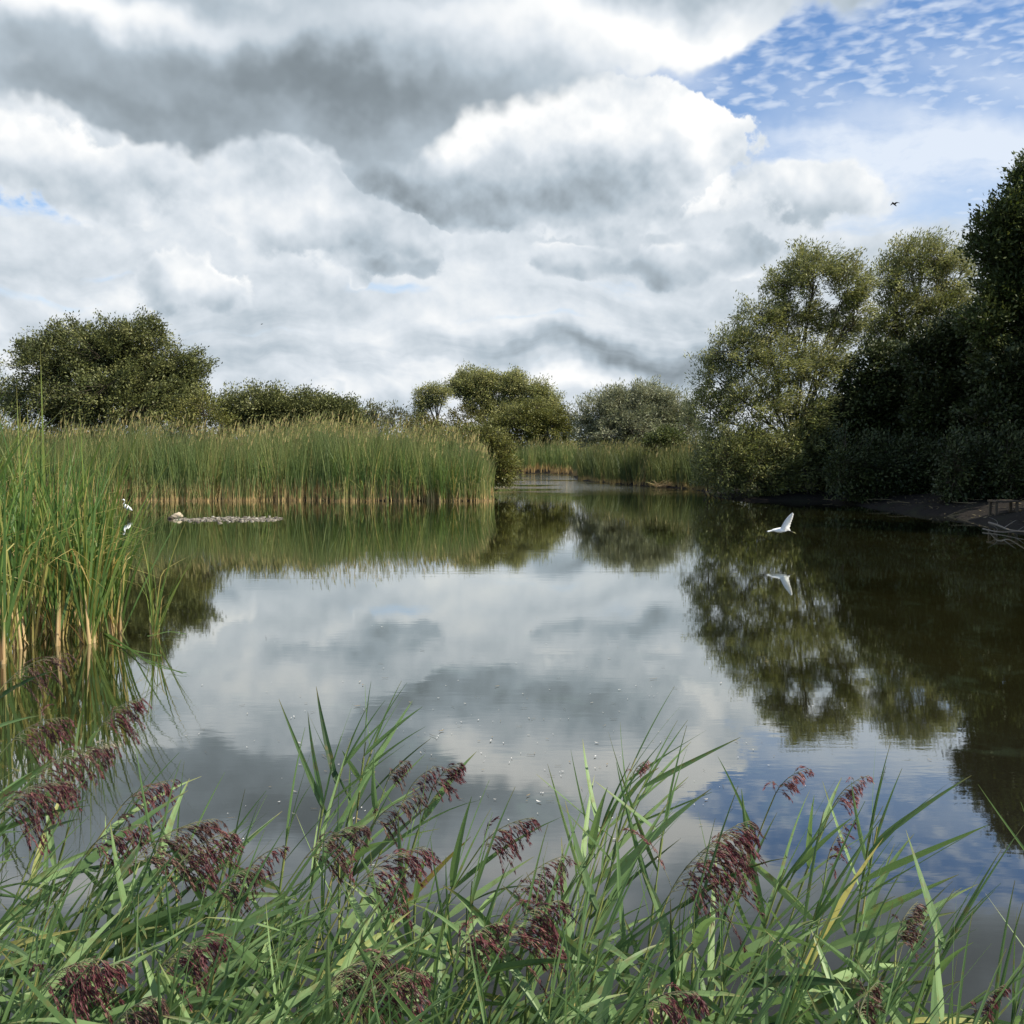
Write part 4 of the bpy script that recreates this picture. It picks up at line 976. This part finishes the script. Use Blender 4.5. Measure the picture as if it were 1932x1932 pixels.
# little egret crossing the pond to the left, neck out, wings raised
c = at(1478, 1000, 18.6)
eg = thing('egret', 'white egret flying low to the left over the dark water on the right', 'bird', tuple(c))
g = Geo()
p, r = ellbow([(.075, 0, -.002), (.03, 0, .0), (-.05, 0, .0), (-.12, 0, -.002), (-.17, 0, .0), (-.21, 0, -.012), (-.25, 0, -.022), (-.265, 0, -.024), (-.285, 0, -.027)], [.014, .030, .046, .036, .022, .013, .013, .016, .006])
g.tube(p, r, 12)
g.add([(.03, -.022, .012), (.03, .022, .012), (.118, .028, .004), (.118, -.028, .004), (.03, -.022, -.004), (.03, .022, -.004), (.118, .028, -.008), (.118, -.028, -.008)], [[0, 1, 2, 3], [7, 6, 5, 4], [2, 6, 7, 3], [0, 3, 7, 4], [1, 5, 6, 2]])
g.build('body', M['white'], eg)
for sy in (-1, 1):
    o = 0 if sy < 0 else .045
    g = Geo(); wing_geo(g, (-.065 + o * .5, sy * .03, .02), (o * .9, sy * .08, .20), (.105 + o * 1.8, sy * .18, .315 - o * .7), .15 - o, .055, unit(np.array((1., sy * .1, -.12))))
    g.build('wing', M['white'], eg)
    g = Geo(); p, r = ellbow([(.085, sy * .012, -.012), (.13, sy * .012, -.026), (.165, sy * .012, -.038)], [.007, .006, .005]); g.tube(p, r, 6); lg = g.build('leg', M['egret_leg'], eg)
    g = Geo(); p, r = ellbow([(.163, sy * .012, -.037), (.19, sy * .014, -.046), (.215, sy * .016, -.062)], [.007, .008, .003]); g.tube(p, r, 6); g.build('foot', M['egret_foot'], lg)
g = Geo(); p, r = ellbow([(-.278, 0, -.026), (-.31, 0, -.030), (-.345, 0, -.036)], [.006, .004, .001]); g.tube(p, r, 6); g.build('bill', M['egret_leg'], eg)
# second one standing in the shallows
q = on_z(238, 975); q[2] = 0
eg = thing('egret', 'white egret standing in the shallows at the edge of the near cattails', 'bird', tuple(q))
g = Geo()
p, r = ellbow([(.17, 0, .17), (.11, 0, .215), (.03, 0, .265), (-.03, 0, .30), (-.055, 0, .335), (-.045, 0, .375), (-.03, 0, .415), (-.042, 0, .455), (-.07, 0, .468), (-.10, 0, .462)], [.008, .040, .062, .050, .030, .018, .014, .016, .020, .008])
g.tube(p, r, 12); g.build('body', M['white'], eg)
g = Geo(); p, r = ellbow([(-.095, 0, .463), (-.13, 0, .456), (-.165, 0, .447)], [.008, .005, .001]); g.tube(p, r, 6); g.build('bill', M['egret_leg'], eg)
for sy in (-1, 1):
    g = Geo(); p, r = ellbow([(.045, sy * .022, .24), (.03, sy * .022, .16), (.052, sy * .022, .13), (.035, sy * .022, .0), (.035, sy * .022, -.08)], [.012, .006, .007, .005, .005]); g.tube(p, r, 6); g.build('leg', M['egret_leg'], eg)
# small dark birds high up
def small_bird(c, s, label, bank):
    b = thing('small_bird', label, 'bird', tuple(c)); b.scale = (s,) * 3; b.rotation_euler = (0, bank, .5)
    g = Geo(); p, r = ellbow([(.30, 0, 0), (.12, 0, 0), (-.10, 0, 0), (-.24, 0, .01), (-.30, 0, .01)], [.03, .06, .085, .05, .01]); g.tube(p, r, 10)
    g.add([(.1, -.03, .01), (.1, .03, .01), (.34, .07, 0), (.34, -.07, 0)], [[0, 1, 2, 3]]); g.build('body', M['black'], b)
    for sy in (-1, 1):
        g = Geo(); wing_geo(g, (-.08, sy * .06, .02), (-.16, sy * .30, .16), (.12, sy * .55, .05), .20, .07, (1., 0, 0), .012); g.build('wing', M['black'], b)
small_bird(at(1687, 385, 42), .42, 'small dark bird flying high above the willows', .5)
small_bird(at(494, 957 * .639, 60), .22, 'tiny distant bird flying above the row of domed trees', -.3)

# ------------------------------------------------------------------ small things on and by the water
rg = np.random.default_rng(9)
# gravel spit
g = Geo()
P0 = np.array([on_z(432 + rg.uniform(-1, 1) * 95, 980, 0) for _ in range(430)])
P0[:, 1] += rg.normal(0, .55, len(P0)) * np.sqrt(np.clip(1 - ((P0[:, 0] + 7.35) / 1.35) ** 2, .15, 1))
for p in P0:
    s = rg.uniform(.014, .040); a = rg.uniform(0, 6.3)
    th = np.arange(6) * math.pi / 3 + a
    rr = s * rg.uniform(.7, 1.2, 6)
    bot = np.stack([p[0] + np.cos(th) * rr * 1.4, p[1] + np.sin(th) * rr, np.full(6, -.03)], -1)
    mid = np.stack([p[0] + np.cos(th) * rr * 1.3, p[1] + np.sin(th) * rr * .95, np.full(6, .012 * rg.uniform(.5, 2))], -1)
    top = np.stack([p[0] + np.cos(th) * rr * .6, p[1] + np.sin(th) * rr * .5, np.full(6, s * rg.uniform(.35, .8))], -1)
    i = np.arange(6); k = (i + 1) % 6
    g.add(np.concatenate([bot, mid, top]), np.concatenate([np.stack([i, k, k + 6, i + 6], -1), np.stack([i + 6, k + 6, k + 12, i + 12], -1), [[12, 13, 14, 15], [12, 15, 16, 17]]]), np.clip(rg.normal(.36, .28), 0, 1))
tag(g.build('gravel', M['shingle'], smooth=False), 'low spit of pale shingle just above the water', kind='stuff')
def rock(name, mat, c, sx, sy, sz, label, cat, seed, group=None):
    import bmesh
    bm = bmesh.new(); bmesh.ops.create_icosphere(bm, subdivisions=3, radius=1)
    rg_ = np.random.default_rng(seed); ph = rg_.uniform(0, 6, 6)
    for v in bm.verts:
        x, y, z = v.co
        k = 1 + .16 * math.sin(3 * x + ph[0]) * math.sin(2.5 * y + ph[1]) + .10 * math.sin(5 * z + 4 * x + ph[2]) + .04 * math.sin(11 * y + ph[3]) * math.sin(9 * x + ph[4])
        v.co = Vector((x * sx * k, y * sy * k, max(z, -.5) * sz * k * (1.25 if x > .1 else .9)))
    me = bpy.data.meshes.new(name); bm.to_mesh(me); bm.free(); me.materials.append(M[mat])
    for p in me.polygons: p.use_smooth = True
    o = bpy.data.objects.new(name, me); COL.objects.link(o); o.location = c
    return tag(o, label, cat, group)
q = on_z(334, 977); rock('rock', 'stone', (q[0], q[1], .05), .155, .12, .085, 'pale buff boulder at the left end of the shingle spit', 'rock', 3)
q = on_z(322, 979); rock('rock', 'bark', (q[0], q[1], .02), .075, .07, .05, 'small dark wet stone touching the pale buff boulder', 'rock', 4)
# mud tongue at the end of the bed
q = on_z(890, 941); rock('mud_bank', 'shingle', (q[0], q[1], -.02), .62, .35, .10, 'small tongue of pale mud under the right end of the reed bed', 'mud bank', 6)
# straw raft under the right reeds
rs = thing('straw_heap', 'heap of fallen straw-coloured reed stems at the water edge right of the channel', 'straw heap', tuple(on_z(1268, 920)))
o0 = np.array(rs.location); g = Geo()
for k in range(60):
    a = rg.normal(0, .7); L = rg.uniform(.4, 1.1); b = np.array((rg.uniform(-.8, .9), rg.uniform(-.2, .5), rg.uniform(.0, .10)))
    e = b + np.array((math.cos(a) * L * (1 if rg.random() < .6 else -1), math.sin(a) * L * .4, rg.uniform(.0, .4)))
    g.tube(bez(b, (b + e) / 2 + np.array((0, 0, .05)), e, 4), np.linspace(.014, .006, 4), 4, rg.uniform(0, 1))
g.build('stems', M['sheath'], rs)
# wooden stand on the right bank
ws = on_z(1893, 968, .22)
wz = float(ground_z(np.array([ws[0]]), np.array([ws[1]]))[0])
st = thing('wooden_stand', 'low weathered plank stand on posts in the shade of the right bank', 'wooden stand', (ws[0], ws[1], wz - .1))
def boxg(g, c, s):
    c = np.array(c); s = np.array(s) / 2
    v = [c + s * np.array(k) for k in ((-1, -1, -1), (1, -1, -1), (1, 1, -1), (-1, 1, -1), (-1, -1, 1), (1, -1, 1), (1, 1, 1), (-1, 1, 1))]
    g.add(v, [[0, 3, 2, 1], [4, 5, 6, 7], [0, 1, 5, 4], [1, 2, 6, 5], [2, 3, 7, 6], [3, 0, 4, 7]])
for k in range(3):
    g = Geo(); boxg(g, (0, (k - 1) * .16, .42), (.62, .15, .04)); g.build('plank', M['wood'], st, smooth=False)
for sx in (-1, 1):
    for sy in (-1, 1):
        g = Geo(); boxg(g, (sx * .26, sy * .17, .20), (.06, .06, .398)); g.build('leg', M['wood'], st, smooth=False)
# litter on the shaded mud
g = Geo(); n = 2600
p = np.stack([rg.uniform(8.2, 17, n), rg.uniform(24, 41, n)], -1); z = ground_z(p[:, 0], p[:, 1]); ok = z > .02; p, z = p[ok], z[ok]; n = len(p)
g.leaves(np.stack([p[:, 0], p[:, 1], z + .012], -1), unit(np.stack([rg.normal(0, 1, n), rg.normal(0, 1, n), rg.normal(.1, .15, n)], -1)), unit(rg.normal(0, .3, (n, 3)) + np.array((0, 0, 1.))), rg.uniform(.05, .14, n), rg.uniform(.025, .05, n), np.clip(rg.normal(.08, .10, n), 0, .3))
for k in range(90):
    i = int(rg.integers(n)); a = rg.uniform(0, 3.14); L = rg.uniform(.2, .9); q = np.array((p[i, 0], p[i, 1], z[i] + .02)); v_ = np.array((math.cos(a), math.sin(a) * .6, rg.uniform(-.02, .12))) * L
    g.tube(bez(q, q + v_ * .5 + rg.normal(0, .04, 3), q + v_, 5), np.linspace(.012, .005, 5), 4, rg.uniform(0, .35))
tag(g.build('leaf_litter', M['bits'], smooth=False), 'dead leaves and twigs strewn over the shaded mud bank', kind='stuff')
# fallen branches
for k, (pts, rad, lb) in enumerate((([(1866, 986, .10), (1885, 992, .16), (1905, 1000, .10), (1945, 1004, .2)], .028, 'bleached fallen branch at the right edge, upper of the two in the water'),
                                  ([(1855, 998, .04), (1890, 1004, .03), (1950, 1000, .12)], .020, 'thin bleached branch lying on the water below the upper one'))):
    g = Geo(); P_ = np.array([on_z(a, b, h) for a, b, h in pts]); p, r = ellbow(P_, np.linspace(rad, rad * .4, len(P_)))
    g.tube(p, r, 6)
    for j in (3, 6): g.tube(bez(p[j], p[j] + np.array((.1, 0, .08)), p[j] + np.array((.22 * (-1) ** j, -.1, .18)), 5), np.linspace(rad * .4, rad * .15, 5), 5)
    o = g.build('fallen_branch', M['deadwood']); tag(o, lb, 'branch', 'fallen branches at the right bank')
# flecks: feathers, bits of reed and leaves afloat
protos = []
for k in range(8):
    g = Geo(); n = 4; L = (1., 1.5, .8, 2.6)[k % 4]; s = np.linspace(-.5, .5, n + 1); w = .17 * np.sqrt(np.clip(1 - (2 * s) ** 2, .02, 1)) * (1 if k % 4 != 3 else .3)
    z = .12 * (s * 2) ** 2 + .03
    v = np.stack([np.stack([s * L, -w, z + .05], -1), np.stack([s * L, 0 * w, z], -1), np.stack([s * L, w, z + .05], -1)], 1).reshape(-1, 3); i = np.arange(n)[:, None] * 3; j = np.arange(2)[None]
    g.add(v, np.stack([i + j, i + j + 1, i + j + 4, i + j + 3], -1), (.8, .6, .95, .35, .9, .3, .7, .1)[k])
    o = g.build('floating_fleck', M['bits']); protos.append(o)
n = 0; first = set()
while n < 285:
    px = rg.normal(880, 290); py = rg.normal(1390, 115)
    if not (300 < px < 1900 and 1010 < py < 1720): continue
    p = on_z(px, py, .004); k = int(rg.integers(8))
    o = protos[k] if k not in first else protos[k].copy()
    if k in first: COL.objects.link(o)
    first.add(k)
    o.location = p; s = rg.uniform(.008, .020) * (1 if rg.random() < .85 else 1.7); o.scale = (s, s, s); o.rotation_euler = (0, 0, rg.uniform(0, 6.3))
    tag(o, 'tiny pale feather or scrap of reed afloat on the open pond', 'fleck', 'flecks floating on the pond'); n += 1
